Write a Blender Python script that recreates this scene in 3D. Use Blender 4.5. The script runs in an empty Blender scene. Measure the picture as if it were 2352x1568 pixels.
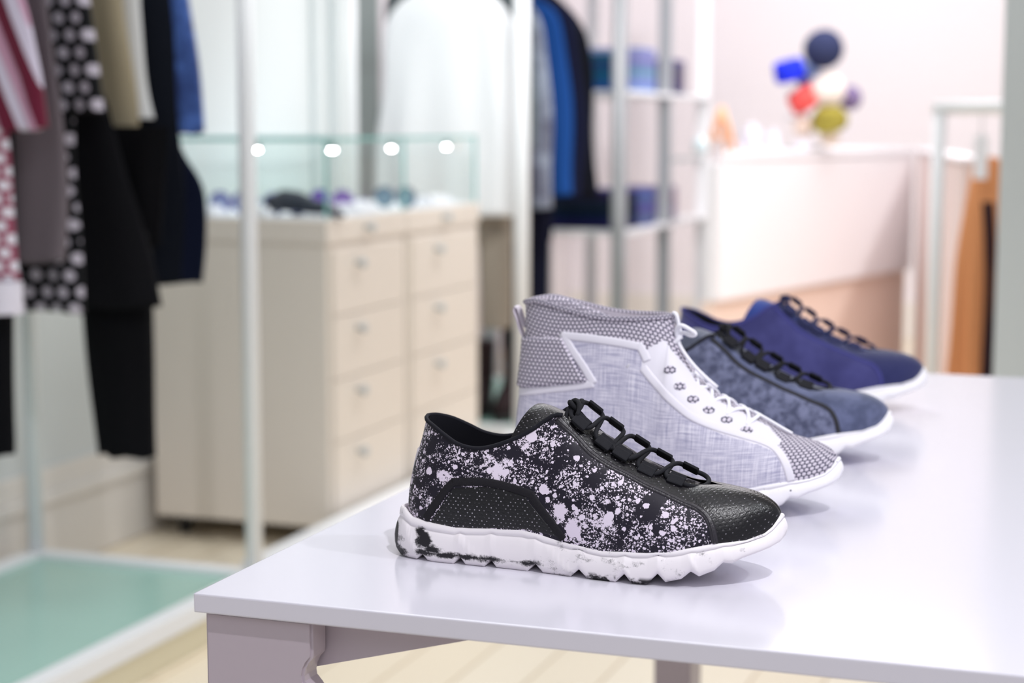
import bpy, bmesh, math, random
import numpy as np
from mathutils import Vector, Matrix, noise
from mathutils.bvhtree import BVHTree
random.seed(7); np.random.seed(7)
C = bpy.context.scene.collection
SC = bpy.context.scene
R = math.radians
# ------------------------------------------------------------------ camera
cam_d = bpy.data.cameras.new('camera'); cam = bpy.data.objects.new('camera', cam_d); C.objects.link(cam)
cam_d.sensor_width = 36.0; cam_d.lens = 62.14
cam.location = (0, 0, 1.10)
cam.rotation_euler = (R(90 - 6.937), 0, R(19.6))
cam_d.dof.use_dof = True; cam_d.dof.focus_distance = 1.36; cam_d.dof.aperture_fstop = 4.6
cam_d.clip_start = 0.02
SC.camera = cam
# ------------------------------------------------------------------ world, exposure
w = bpy.data.worlds.new('shop_daylight'); SC.world = w; w.use_nodes = True
w.node_tree.nodes['Background'].inputs[0].default_value = (0.90, 0.92, 1.0, 1)
w.node_tree.nodes['Background'].inputs[1].default_value = 0.55
SC.view_settings.view_transform = 'Standard'; SC.view_settings.look = 'None'
SC.view_settings.gamma = 1; SC.view_settings.use_curve_mapping = False
SC.view_settings.exposure = 0.0
SC.cycles.transparent_max_bounces = 32
# ------------------------------------------------------------------ track spots of the shop and added fill lights
def area(name, loc, size, sy, power, col=(1, 1, 1), target=None, spread=180):
    d = bpy.data.lights.new(name, 'AREA'); d.shape = 'RECTANGLE'; d.size = size; d.size_y = sy
    d.energy = power; d.color = col; d.spread = R(spread)
    o = bpy.data.objects.new(name, d); C.objects.link(o); o.location = loc
    if target: o.rotation_euler = (Vector(target) - Vector(loc)).to_track_quat('-Z', 'Y').to_euler()
    return o
def spot(name, loc, target, power, ang, rad, col=(1, 1, 1), blend=.6):
    d = bpy.data.lights.new(name, 'SPOT'); d.energy = power; d.spot_size = R(ang); d.spot_blend = blend
    d.shadow_soft_size = rad; d.color = col
    o = bpy.data.objects.new(name, d); C.objects.link(o); o.location = loc
    o.rotation_euler = (Vector(target) - Vector(loc)).to_track_quat('-Z', 'Y').to_euler()
    return o
area('ceiling_fill_light_table', (0.2, 1.4, 2.95), 1.6, 1.6, 9, (.93, .93, 1))  # unseen panel added under the ceiling for ambient light over the table
area('ceiling_fill_light_left', (-1.3, 3.4, 2.95), 1.0, 2.0, 27, (.94, .97, 1))  # added fill, brightens the left side of the room
area('front_fill_light', (.5, -.9, 2.7), 2.0, 1.2, 13, (.95, .95, 1), (-.4, 1.6, .7))  # unseen fill added above the camera to brighten the shoes
area('ceiling_fill_light_back', (-1.2, 6.6, 2.95), 2.2, 2.6, 84, (1, .96, .985))  # added fill, brightens the rear of the shop
spot('track_spot_table', (0.55, 0.35, 2.9), (-0.30, 1.7, .76), 128, 64, .03, (.97, .96, 1))
spot('track_spot_side', (1.5, 1.3, 2.9), (-0.35, 1.6, .76), 62, 60, .04, (.92, .96, 1))
spot('track_spot_rack', (-1.2, 4.4, 2.9), (-2.1, 5.6, 1.1), 62, 60, .05, (.92, .97, 1))
spot('track_spot_counter', (0.4, 5.6, 2.9), (-1.1, 7.0, .7), 190, 60, .06, (1, .95, .93))
spot('track_spot_back_wall', (-1.2, 6.8, 2.9), (-1.6, 9.3, 1.4), 110, 80, .06, (1, .95, .95))
spot('track_spot_cabinet', (-0.9, 4.3, 2.9), (-1.9, 5.2, .3), 60, 60, .05, (1, .98, .96))

# ------------------------------------------------------------------ materials
def lin(c):
    return tuple(((v / 255) / 12.92 if v / 255 <= .04045 else ((v / 255 + .055) / 1.055) ** 2.4) for v in c)
def mat(name, rgb, rough=.5, spec=.5, metal=0, sheen=0, bump=None, coat=0):
    m = bpy.data.materials.new(name); m.use_nodes = True
    nt = m.node_tree; b = nt.nodes['Principled BSDF']
    b.inputs['Base Color'].default_value = (*lin(rgb), 1)
    b.inputs['Roughness'].default_value = rough
    b.inputs['Specular IOR Level'].default_value = spec
    b.inputs['Metallic'].default_value = metal
    b.inputs['Sheen Weight'].default_value = sheen
    b.inputs['Coat Weight'].default_value = coat
    # a little life in every surface
    tc = nt.nodes.new('ShaderNodeTexCoord'); n = nt.nodes.new('ShaderNodeTexNoise')
    s, st = bump if bump else (60, .03)
    n.inputs['Scale'].default_value = s; n.inputs['Detail'].default_value = 4
    nt.links.new(tc.outputs['Object'], n.inputs['Vector'])
    bp = nt.nodes.new('ShaderNodeBump'); bp.inputs['Strength'].default_value = st; bp.inputs['Distance'].default_value = .002
    nt.links.new(n.outputs['Fac'], bp.inputs['Height']); nt.links.new(bp.outputs['Normal'], b.inputs['Normal'])
    return m
class N:
    """small node-maths helper"""
    def __init__(s, m): s.nt = m.node_tree; s.b = s.nt.nodes['Principled BSDF']
    def new(s, t): return s.nt.nodes.new(t)
    def link(s, a, b): s.nt.links.new(a, b)
    def put(s, inp, v):
        if isinstance(v, (int, float)): inp.default_value = v
        elif isinstance(v, tuple): inp.default_value = v
        else: s.link(v, inp)
    def m(s, op, a, b=0.0, c=None, clamp=False):
        n = s.new('ShaderNodeMath'); n.operation = op; n.use_clamp = clamp
        s.put(n.inputs[0], a); s.put(n.inputs[1], b)
        if c is not None: s.put(n.inputs[2], c)
        return n.outputs[0]
    def coords(s, kind='Object'):
        n = s.new('ShaderNodeTexCoord'); sp = s.new('ShaderNodeSeparateXYZ'); s.link(n.outputs[kind], sp.inputs[0])
        return n.outputs[kind], sp.outputs[0], sp.outputs[1], sp.outputs[2]
    def noise(s, vec, scale, detail=3, rough=.5, out='Fac'):
        n = s.new('ShaderNodeTexNoise'); s.link(vec, n.inputs['Vector']); n.inputs['Scale'].default_value = scale
        n.inputs['Detail'].default_value = detail; n.inputs['Roughness'].default_value = rough
        return n.outputs[out]
    def voro(s, vec, scale, rnd=1):
        n = s.new('ShaderNodeTexVoronoi'); s.link(vec, n.inputs['Vector']); n.inputs['Scale'].default_value = scale
        n.inputs['Randomness'].default_value = rnd
        sp = s.new('ShaderNodeSeparateColor'); s.link(n.outputs['Color'], sp.inputs[0])
        return n.outputs['Distance'], sp.outputs[0]
    def mix(s, f, a, b):
        n = s.new('ShaderNodeMix'); n.data_type = 'RGBA'; s.put(n.inputs[0], f)
        for i, v in ((6, a), (7, b)):
            if isinstance(v, tuple): n.inputs[i].default_value = (*v[:3], 1)
            else: s.link(v, n.inputs[i])
        return n.outputs[2]
    def step(s, v, lo, hi):
        n = s.new('ShaderNodeMapRange'); n.interpolation_type = 'SMOOTHSTEP'; s.put(n.inputs[0], v)
        n.inputs[1].default_value = lo; n.inputs[2].default_value = hi; return n.outputs[0]
    def hexd(s, u, v, a):
        """distance (in units of pitch a) to the nearest point of a hexagonal lattice"""
        r3 = math.sqrt(3)
        U = s.m('DIVIDE', u, a); V = s.m('DIVIDE', v, a * r3)
        def d(off):
            x = s.m('SUBTRACT', s.m('FRACT', s.m('ADD', U, off + 100)), .5)
            y = s.m('MULTIPLY', s.m('SUBTRACT', s.m('FRACT', s.m('ADD', V, off + 100)), .5), r3)
            return s.m('SQRT', s.m('ADD', s.m('MULTIPLY', x, x), s.m('MULTIPLY', y, y)))
        return s.m('MINIMUM', d(0.0), d(0.5))
    def bump(s, h, strength, dist):
        bp = s.new('ShaderNodeBump'); bp.inputs['Strength'].default_value = strength; bp.inputs['Distance'].default_value = dist
        s.link(h, bp.inputs['Height']); s.link(bp.outputs[0], s.b.inputs['Normal'])

def splatter_mat():
    m = mat('splattered_leather', (28, 26, 34), .45, .28); n = N(m)
    vec, x, y, z = n.coords()
    nd = n.new('ShaderNodeTexNoise'); nd.inputs['Scale'].default_value = 260; nd.inputs['Detail'].default_value = 3; n.link(vec, nd.inputs['Vector'])
    va = n.new('ShaderNodeVectorMath'); va.operation = 'MULTIPLY_ADD'; n.link(nd.outputs['Color'], va.inputs[0])
    va.inputs[1].default_value = (.0035,) * 3; n.link(vec, va.inputs[2]); wv = va.outputs[0]
    tot = None
    dens = n.noise(vec, 64, 2)
    for sc, r, p, dm in ((72, .34, 1.8, 0), (140, .38, 1.5, 0), (270, .44, 1.1, .04), (480, .46, .8, .12), (820, .49, .55, .26)):
        d, c = n.voro(wv, sc)
        rad = n.m('MULTIPLY', n.m('POWER', c, p), r)
        if dm: rad = n.m('MULTIPLY', rad, n.step(dens, .28 + dm * .3, .5 + dm * .25))
        k = n.m('LESS_THAN', d, rad)
        tot = k if tot is None else n.m('MAXIMUM', tot, k)
    big = n.noise(wv, 110, 8, .72)
    bl = None
    for cx, cz, rx, rz in ((.098, .078, .017, .014), (.052, .070, .012, .008), (.164, .036, .014, .016), (.186, .046, .013, .018), (.150, .050, .008, .012), (.120, .096, .012, .008), (.012, .040, .008, .01), (.008, .066, .010, .016)):
        e = n.m('SUBTRACT', 1.0, n.m('SQRT', n.m('ADD', n.m('POWER', n.m('DIVIDE', n.m('SUBTRACT', x, cx), rx), 2.0), n.m('POWER', n.m('DIVIDE', n.m('SUBTRACT', z, cz), rz), 2.0))))
        bl = e if bl is None else n.m('MAXIMUM', bl, e)
    bl = n.m('MAXIMUM', bl, -1.2)
    k = n.m('GREATER_THAN', n.m('ADD', n.m('MULTIPLY', n.m('SUBTRACT', big, .5), 3.6), n.m('MULTIPLY', bl, .85)), .50)
    tot = n.m('MAXIMUM', tot, k)
    n.link(n.mix(tot, lin((27, 23, 36)), lin((224, 212, 228))), n.b.inputs['Base Color'])
    n.bump(n.noise(vec, 900, 2), .08, .0006)
    return m
def perforated_mat(name, rgb=(24, 23, 28), a=.0034, r=.15, uv='UV', dot=(205, 200, 210), rough=.34):
    m = mat(name, rgb, rough, .42); n = N(m)
    vec, x, y, z = n.coords(uv)
    v2 = y if uv == 'UV' else z
    h = n.hexd(x, n.m('MULTIPLY', v2, 1.25), a)
    k = n.step(h, r + .03, r - .03)
    rv, c = n.voro(vec, 330)
    k = n.m('MULTIPLY', k, n.step(n.noise(vec, 210, 2), .42, .66))
    n.link(n.mix(k, lin(rgb), lin(dot)), n.b.inputs['Base Color'])
    ov, ox, oy, oz = n.coords()
    g, _ = n.voro(ov, 1000)
    hh = n.m('ADD', n.m('MULTIPLY', g, .8), n.m('MULTIPLY', n.step(h, .0, .38), 1.1))
    n.bump(hh, .20, .0007)
    return m
def knit_mat():
    m = mat('hexagon_knit', (215, 208, 218), .8, .2); n = N(m)
    vec, x, y, z = n.coords('UV')
    h = n.hexd(x, y, .0040)
    k = n.step(h, .345, .475)
    base = n.mix(n.noise(vec, 260, 1), lin((222, 216, 226)), lin((198, 188, 204)))
    n.link(n.mix(k, base, lin((40, 42, 72))), n.b.inputs['Base Color'])
    n.bump(n.m('SUBTRACT', 1.0, n.m('POWER', n.m('MULTIPLY', h, 1.9), 2.0)), .7, .0012)
    return m
def linen_mat():
    m = mat('lilac_linen', (178, 178, 205), .85, .2); n = N(m)
    vec, x, y, z = n.coords('UV')
    def st(sx, sy, sc):
        mp = n.new('ShaderNodeMapping'); n.link(vec, mp.inputs[0]); mp.inputs['Scale'].default_value = (sx, sy, 1)
        return n.noise(mp.outputs[0], sc, 3, .6)
    a = st(40, 1100, 1.0); b = st(1100, 30, 1.0)
    f = n.m('ADD', n.m('MULTIPLY', a, .55), n.m('MULTIPLY', b, .45))
    n.link(n.mix(n.step(f, .38, .62), lin((160, 158, 184)), lin((224, 220, 232))), n.b.inputs['Base Color'])
    n.bump(f, .35, .0006)
    return m
def marble_sole_mat():
    m = mat('marbled_white_rubber', (238, 234, 238), .5, .4); n = N(m)
    vec, x, y, z = n.coords()
    mp = n.new('ShaderNodeMapping'); n.link(vec, mp.inputs[0]); mp.inputs['Scale'].default_value = (55, 55, 90)
    mp.inputs['Rotation'].default_value = (0, R(-18), 0)
    ns = n.noise(mp.outputs[0], 1.0, 6, .62)
    fine = n.noise(vec, 900, 2)
    bl = None
    for cx, cz, rx, rz in ((.012, .003, .012, .008), (.036, .017, .010, .010), (.046, .010, .012, .006), (.033, .022, .008, .006)):
        e = n.m('SUBTRACT', 1.0, n.m('SQRT', n.m('ADD', n.m('POWER', n.m('DIVIDE', n.m('SUBTRACT', x, cx), rx), 2.0), n.m('POWER', n.m('DIVIDE', n.m('SUBTRACT', z, cz), rz), 2.0))))
        bl = e if bl is None else n.m('MAXIMUM', bl, e)
    heel = n.m('MULTIPLY', n.m('SUBTRACT', 1.0, n.m('DIVIDE', n.m('ABSOLUTE', x), .0115)), 2.6)
    heel = n.m('MULTIPLY', heel, n.step(z, .031, .024))
    bl = n.m('MAXIMUM', bl, heel)
    # streaks just over the lugs
    band = n.m('SUBTRACT', 1.0, n.m('DIVIDE', n.m('ABSOLUTE', n.m('SUBTRACT', z, .0068)), .0042))
    rng = n.m('MULTIPLY', n.step(x, .022, .034), n.step(x, .150, .120))
    streak = n.m('MULTIPLY', n.m('MULTIPLY', band, rng), .75)
    bl = n.m('MAXIMUM', n.m('MAXIMUM', bl, streak), -1.0)
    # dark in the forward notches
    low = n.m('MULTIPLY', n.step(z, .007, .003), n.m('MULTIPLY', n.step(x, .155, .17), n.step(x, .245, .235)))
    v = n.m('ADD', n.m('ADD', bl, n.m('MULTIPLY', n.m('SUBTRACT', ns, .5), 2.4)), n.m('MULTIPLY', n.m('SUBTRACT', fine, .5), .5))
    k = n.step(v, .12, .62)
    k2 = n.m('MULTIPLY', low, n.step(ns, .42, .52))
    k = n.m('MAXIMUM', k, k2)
    n.link(n.mix(k, lin((236, 230, 234)), lin((24, 21, 28))), n.b.inputs['Base Color'])
    return m
def speckle_sole_mat():
    m = mat('speckled_white_rubber', (242, 240, 246), .5, .4); n = N(m)
    vec, x, y, z = n.coords()
    d, c = n.voro(vec, 230)
    k = n.m('LESS_THAN', d, n.m('MULTIPLY', n.m('POWER', c, 5.0), .26))
    n.link(n.mix(k, lin((240, 237, 243)), lin((90, 88, 100))), n.b.inputs['Base Color'])
    return m
def mottled_mat(name, c1, c2, scale, rough=.9, sheen=.4, detail=5):
    m = mat(name, c1, rough, .15, sheen=sheen); n = N(m)
    vec, x, y, z = n.coords()
    f = n.noise(vec, scale, detail, .65)
    n.link(n.mix(n.step(f, .35, .65), lin(c1), lin(c2)), n.b.inputs['Base Color'])
    n.bump(n.noise(vec, scale * 12, 2), .3, .001)
    return m

# ------------------------------------------------------------------ mesh helpers
def tag(o, label=None, cat=None, group=None, kind=None):
    if label: o['label'] = label
    if cat: o['category'] = cat
    if group: o['group'] = group
    if kind: o['kind'] = kind
    return o
def empty(name, loc, label, cat, group=None, rz=0, sc=1):
    o = bpy.data.objects.new(name, None); C.objects.link(o); o.location = loc; o.rotation_euler = (0, 0, rz)
    o.scale = (sc,) * 3; o.empty_display_size = .05
    return tag(o, label, cat, group)
def link(name, me, m, parent=None, smooth=True):
    o = bpy.data.objects.new(name, me); C.objects.link(o)
    if m: me.materials.append(m)
    if smooth: me.polygons.foreach_set('use_smooth', [True] * len(me.polygons))
    if parent: o.parent = parent
    return o
def mesh(name, V, F, m, parent=None, uv=None, smooth=True, weld=False):
    me = bpy.data.meshes.new(name); me.from_pydata([tuple(map(float, v)) for v in V], [], F); me.update()
    if uv is not None:
        l = me.uv_layers.new(name='UVMap'); idx = np.empty(len(me.loops), int); me.loops.foreach_get('vertex_index', idx)
        l.data.foreach_set('uv', np.array(uv, float)[idx].ravel())
    bm = bmesh.new(); bm.from_mesh(me)
    if weld: bmesh.ops.remove_doubles(bm, verts=bm.verts, dist=1e-5)
    bmesh.ops.recalc_face_normals(bm, faces=bm.faces); bm.to_mesh(me); bm.free()
    return link(name, me, m, parent, smooth)
def bmobj(name, bm, m, parent=None, smooth=False):
    me = bpy.data.meshes.new(name); bmesh.ops.recalc_face_normals(bm, faces=bm.faces); bm.to_mesh(me); bm.free()
    o = link(name, me, m, parent, smooth)
    return o
def add_box(bm, x0, x1, y0, y1, z0, z1, bev=0, mx=None):
    M = Matrix.Translation(((x0 + x1) / 2, (y0 + y1) / 2, (z0 + z1) / 2)) @ Matrix.Diagonal((abs(x1 - x0), abs(y1 - y0), abs(z1 - z0), 1))
    if mx is not None: M = mx @ M
    g = bmesh.ops.create_cube(bm, size=1, matrix=M)
    if bev:
        es = list({e for v in g['verts'] for e in v.link_edges})
        bmesh.ops.bevel(bm, geom=es, offset=bev, segments=2, affect='EDGES', profile=.6)
def box(name, x0, x1, y0, y1, z0, z1, m, parent=None, bev=.002, rel=None):
    bm = bmesh.new()
    add_box(bm, x0, x1, y0, y1, z0, z1, bev)
    return bmobj(name, bm, m, parent)
def frames(pts):
    pts = [Vector(p) for p in pts]; out = []
    up = Vector((0, 0, 1)); prev = None
    for i, p in enumerate(pts):
        t = (pts[min(i + 1, len(pts) - 1)] - pts[max(i - 1, 0)]).normalized()
        if prev is None:
            a = up if abs(t.z) < .9 else Vector((1, 0, 0)); n = (a - t * a.dot(t)).normalized()
        else: n = (prev - t * prev.dot(t)).normalized()
        prev = n; out.append((p, t, n, t.cross(n)))
    return out
def tube_geo(pts, r, k=10, rz=None):
    """swept tube; r radius or list, rz flattening"""
    V, F = [], []; fr = frames(pts); n = len(fr)
    for i, (p, t, a, b) in enumerate(fr):
        ri = r[i] if hasattr(r, '__len__') else r
        for j in range(k):
            an = 2 * math.pi * j / k; V.append(p + a * (math.cos(an) * ri * (rz or 1)) + b * (math.sin(an) * ri))
    for i in range(n - 1):
        for j in range(k): F.append((i * k + j, i * k + (j + 1) % k, (i + 1) * k + (j + 1) % k, (i + 1) * k + j))
    F.append(tuple(range(k))[::-1]); F.append(tuple((n - 1) * k + j for j in range(k)))
    return V, F
def tube(name, pts, r, m, parent=None, k=10, rz=None):
    V, F = tube_geo(pts, r, k, rz); return mesh(name, V, F, m, parent)
def merge(geos):
    V, F = [], []
    for v, f in geos:
        o = len(V); V += list(v); F += [tuple(i + o for i in q) for q in f]
    return V, F
def smooth_path(P, n=8, closed=False):
    P = [np.array(p, float) for p in P]; out = []
    for i in range(len(P) - 1):
        p0 = P[max(i - 1, 0)]; p1 = P[i]; p2 = P[i + 1]; p3 = P[min(i + 2, len(P) - 1)]
        for k in range(n):
            t = k / n
            out.append(.5 * ((2 * p1) + (-p0 + p2) * t + (2 * p0 - 5 * p1 + 4 * p2 - p3) * t * t + (-p0 + 3 * p1 - 3 * p2 + p3) * t ** 3))
    out.append(P[-1]); return out
def loft(rows, k=28, cap=True):
    """rows: list of closed rings (equal number of points)"""
    V, F = [], []; k = len(rows[0])
    for r in rows: V += list(r)
    for i in range(len(rows) - 1):
        for j in range(k): F.append((i * k + j, i * k + (j + 1) % k, (i + 1) * k + (j + 1) % k, (i + 1) * k + j))
    if cap: F.append(tuple(range(k))[::-1]); F.append(tuple((len(rows) - 1) * k + j for j in range(k)))
    return V, F
def lathe(name, prof, m, parent=None, loc=(0, 0, 0), k=32, tilt=None):
    rows = [[Vector((r * math.cos(2 * math.pi * j / k), r * math.sin(2 * math.pi * j / k), z)) for j in range(k)] for r, z in prof]
    V, F = loft(rows)
    M = Matrix.Translation(loc) @ (tilt.to_matrix().to_4x4() if tilt else Matrix.Identity(4))
    return mesh(name, [M @ v for v in V], F, m, parent)
# ------------------------------------------------------------------ shoes (all lengths in mm, heel at x=0, near side y<0)
def resample(P, n):
    P = np.array(P, float); k = len(P); out = np.empty((n, P.shape[1]))
    for i in range(n):
        s = i / (n - 1) * (k - 1); j = min(int(s), k - 2); t = s - j
        p0 = P[max(j - 1, 0)]; p1 = P[j]; p2 = P[j + 1]; p3 = P[min(j + 2, k - 1)]
        out[i] = .5 * ((2 * p1) + (-p0 + p2) * t + (2 * p0 - 5 * p1 + 4 * p2 - p3) * t * t + (-p0 + 3 * p1 - 3 * p2 + p3) * t ** 3)
    return out
def half_surface(st, ns, nt):
    """st rows: Bx,Bw,Bz,Tx,Tw,Tz,a1,o1,k2,m2,o2  -> grid of points on the near half"""
    D = resample(st, ns); P = np.empty((ns, nt, 3))
    B = D[:, :3].copy(); T = D[:, 3:6].copy(); B[:, 1] = -np.maximum(B[:, 1], 0); T[:, 1] = -np.maximum(T[:, 1], 0)
    tg = np.gradient(B[:, :2], axis=0); nn = np.stack([tg[:, 1], -tg[:, 0]], 1)
    nn[0] = (-1, 0); nn[-1] = (1, 0)
    nn /= np.linalg.norm(nn, axis=1)[:, None] + 1e-9
    nn = np.where((nn[:, 1:2] > 0) & (np.arange(ns)[:, None] > 0) & (np.arange(ns)[:, None] < ns - 1), -nn, nn)
    H = (T[:, 2] - B[:, 2])[:, None]; h = B - T; h[:, 2] = 0
    n3 = np.concatenate([nn, np.zeros((ns, 1))], 1); up = np.array([[0, 0, 1.]])
    c1 = B + up * H * D[:, 6:7] + n3 * D[:, 7:8]
    c2 = T + h * D[:, 8:9] - up * H * D[:, 9:10] + n3 * D[:, 10:11]
    for j, t in enumerate(np.linspace(0, 1, nt)):
        P[:, j] = B * (1 - t) ** 3 + 3 * c1 * t * (1 - t) ** 2 + 3 * c2 * t * t * (1 - t) + T * t ** 3
    P[:, :, 1] = np.minimum(P[:, :, 1], 0)
    return P
def inpoly(x, z, poly):
    c = False; n = len(poly)
    for i in range(n):
        x1, z1 = poly[i]; x2, z2 = poly[i - 1]
        if (z1 > z) != (z2 > z) and x < (x2 - x1) * (z - z1) / (z2 - z1) + x1: c = not c
    return c
def grid_geo(P):
    ns, nt = P.shape[:2]
    V = P.reshape(-1, 3); F = [(i * nt + j, (i + 1) * nt + j, (i + 1) * nt + j + 1, i * nt + j + 1) for i in range(ns - 1) for j in range(nt - 1)]
    return V, F
def both(V, F):
    """add the mirrored far half"""
    V = np.array(V, float); M = V.copy(); M[:, 1] *= -1; o = len(V)
    return np.concatenate([V, M]), list(F) + [tuple(i + o for i in f[::-1]) for f in F]
def submesh(V, F, uv, keep):
    used = sorted({i for f in keep for i in F[f]}); mp = {u: k for k, u in enumerate(used)}
    return V[used], [tuple(mp[i] for i in F[f]) for f in keep], uv[used]
MM = .001
class Shoe:
    def __init__(s, st, root, ns=300, nt=70):
        s.root = root; s.P = half_surface(st, ns, nt); s.st = np.array(st, float)
        V, F = grid_geo(s.P); s.bvh = BVHTree.FromPolygons([tuple(v) for v in V], F); s.V = V; s.F = F
        arc = np.zeros(s.P.shape[:2]); arc[:, 1:] = np.cumsum(np.linalg.norm(np.diff(s.P, axis=1), axis=2), axis=1)
        s.uv = np.stack([s.P[:, :, 0].ravel(), arc.ravel()], 1) * MM
    def split(s, classes):
        """classes: [(name, material, polygon or None)], first match wins"""
        V, F = s.V, s.F; cen = np.array([V[list(f)].mean(0) for f in F]); got = [[] for _ in classes]
        for i, c in enumerate(cen):
            for k, (_, _, poly) in enumerate(classes):
                if poly is None or inpoly(c[0], c[2], poly): got[k].append(i); break
        for (name, m, _), keep in zip(classes, got):
            if not keep: continue
            v, f, uv = submesh(V, F, s.uv, keep); v2, f2 = both(v, f)
            mesh(name, v2 * MM, f2, m, s.root, uv=np.concatenate([uv, uv]), weld=True)
    def hit(s, x, z, side=-1):
        h = s.bvh.ray_cast(Vector((x, -300, z)), Vector((0, 1, 0)))
        if h[0] is None:
            h = s.bvh.find_nearest(Vector((x, -40, z)))
        n = h[1].copy()
        if n.y > 0: n = -n
        return h[0].copy(), n
    def strip(s, path, width, height, m, name=None, n=6, lift=0.0, stitch=None, far=True):
        """raised ribbon lying on the shoe along a side-view path"""
        pts = smooth_path([(p[0], 0, p[1]) for p in path], n); H = [s.hit(p[0], p[2]) for p in pts]
        V, F = [], []; prof = [(-1, -.4), (-.95, .5), (-.6, .95), (0, 1), (.6, .95), (.95, .5), (1, -.4)]
        for i, (p, nn) in enumerate(H):
            t = (H[min(i + 1, len(H) - 1)][0] - H[max(i - 1, 0)][0]).normalized(); b = t.cross(nn).normalized()
            for a, h in prof: V.append(p + b * (a * width / 2) + nn * (h * height + lift))
        k = len(prof)
        for i in range(len(H) - 1):
            for j in range(k - 1): F.append((i * k + j, (i + 1) * k + j, (i + 1) * k + j + 1, i * k + j + 1))
        F.append(tuple(range(k))); F.append(tuple((len(H) - 1) * k + j for j in range(k)))
        V = [tuple(v) for v in V]
        if far: V, F = both(V, F)
        return np.array(V) * MM, F
    def panel(s, bottom, top, off, m, name, nu=70, nv=36):
        """x-monotone side panel between two side-view lines, both sides of the shoe"""
        bottom = np.array(bottom, float); top = np.array(top, float)
        V, F, U = [], [], []
        for i in range(nu + 1):
            u = i / nu; xb = bottom[0, 0] + (bottom[-1, 0] - bottom[0, 0]) * u; xt = top[0, 0] + (top[-1, 0] - top[0, 0]) * u
            zb = np.interp(xb, bottom[:, 0], bottom[:, 1]); zt = np.interp(xt, top[:, 0], top[:, 1])
            for j in range(nv + 1):
                v = j / nv; x = xb + (xt - xb) * v; z = zb + (zt - zb) * v
                p, n = s.hit(x, z); e = min(i, nu - i, j, nv - j); o = off * min(1, e / 1.5) - (.3 if e == 0 else 0)
                V.append(tuple(p + n * o)); U.append((x * MM, z * MM))
        for i in range(nu):
            for j in range(nv):
                a = i * (nv + 1) + j; F.append((a, a + nv + 1, a + nv + 2, a + 1))
        v2, f2 = both(V, F); k = len(V); nf = len(F); mesh(name, v2[:k] * MM, F, m, s.root, uv=U)
        return mesh(name, v2[k:] * MM, [tuple(i - k for i in f) for f in f2[nf:]], m, s.root, uv=U)
    def lining(s, i0, i1, m, name='lining', inset=2.2, zmin=30):
        P = s.P[i0:i1]; d1 = np.gradient(P, axis=0); d2 = np.gradient(P, axis=1); n = np.cross(d1, d2)
        n /= np.linalg.norm(n, axis=2)[:, :, None] + 1e-9
        out = np.where(n[:, :, 1:2] > 0, -n, n); out[0] = (-1, 0, 0)
        Q = P - out * inset; Q[:, :, 1] = np.minimum(Q[:, :, 1], 0)
        Q[:, :, 2] = np.maximum(Q[:, :, 2], 0)
        V, F = grid_geo(Q); V, F = both(V, F); mesh(name, V * MM, F, m, s.root, weld=True)

def sole(root, plan, top, bottom, m, toe_in=3.0, heel_in=12.0, side_in=3.2, ridges=(), name='sole'):
    ns = 640; D = resample([(x, w) for x, w in plan], ns); D[:, 1] = np.maximum(D[:, 1], 0); D[0, 1] = D[-1, 1] = 0
    tg = np.gradient(D, axis=0); nn = np.stack([-tg[:, 1], tg[:, 0]], 1); nn /= np.linalg.norm(nn, axis=1)[:, None] + 1e-9
    nn[0] = (-1, 0); nn[-1] = (1, 0)
    top = np.array(top, float); bottom = np.array(bottom, float)
    x = D[:, 0]; zt = np.interp(x, top[:, 0], top[:, 1]); zb = np.interp(x, bottom[:, 0], bottom[:, 1])
    arc = np.r_[0, np.cumsum(np.linalg.norm(np.diff(D, axis=0), axis=1))]
    I = side_in + (heel_in - side_in) * np.exp(-(arc / 16) ** 2) + (toe_in - side_in) * np.exp(-((arc[-1] - arc) / 25) ** 2)
    prof = [(0.0, 1.0, 2.6), (0.0, 1.0, 1.2), (.03, .96, .2), (.10, .90, -.2), (.17, .86, -.3), (.20, .82, .8), (.24, .74, .2), (.30, .55, 0), (.42, .28, 0), (.55, .10, 0), (.68, 0, 0), (.80, .02, 0), (.90, .16, 0), (1.0, .62, .3)]
    rows = []
    for v, k, ex in prof:
        off = I * k + ex
        for (xa, xb, amp) in ridges:
            xr = xa + (xb - xa) * v; d = x - xr; off = off - amp * np.exp(-np.abs(d) / 7) * (d < 0) * math.sin(math.pi * min(max((v - .15) / .85, 0), 1)) - amp * .3 * np.exp(-np.abs(d) / 2.5) * (v > .2)
        z = zt + (zb - zt) * v
        rows.append(np.stack([x - nn[:, 0] * off, -np.maximum(D[:, 1] - nn[:, 1] * off, 0), z], 1))
    P = np.stack(rows, 1)           # ns, nprof, 3
    # underside to the centre line, top deck to the centre line
    last = P[:, -1]; inner = [np.stack([last[:, 0], last[:, 1] * q, last[:, 2] + (.0)], 1) for q in (.66, .33, 0)]
    first = P[:, 0]; deck = [np.stack([first[:, 0], first[:, 1] * q, first[:, 2] - 5], 1) for q in (0, .5, .98)]
    P = np.concatenate([np.stack(deck, 1), P, np.stack(inner, 1)], 1)
    V, F = grid_geo(P); V, F = both(V, F)
    return mesh(name, V * MM, F, m, root, weld=True)

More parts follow.
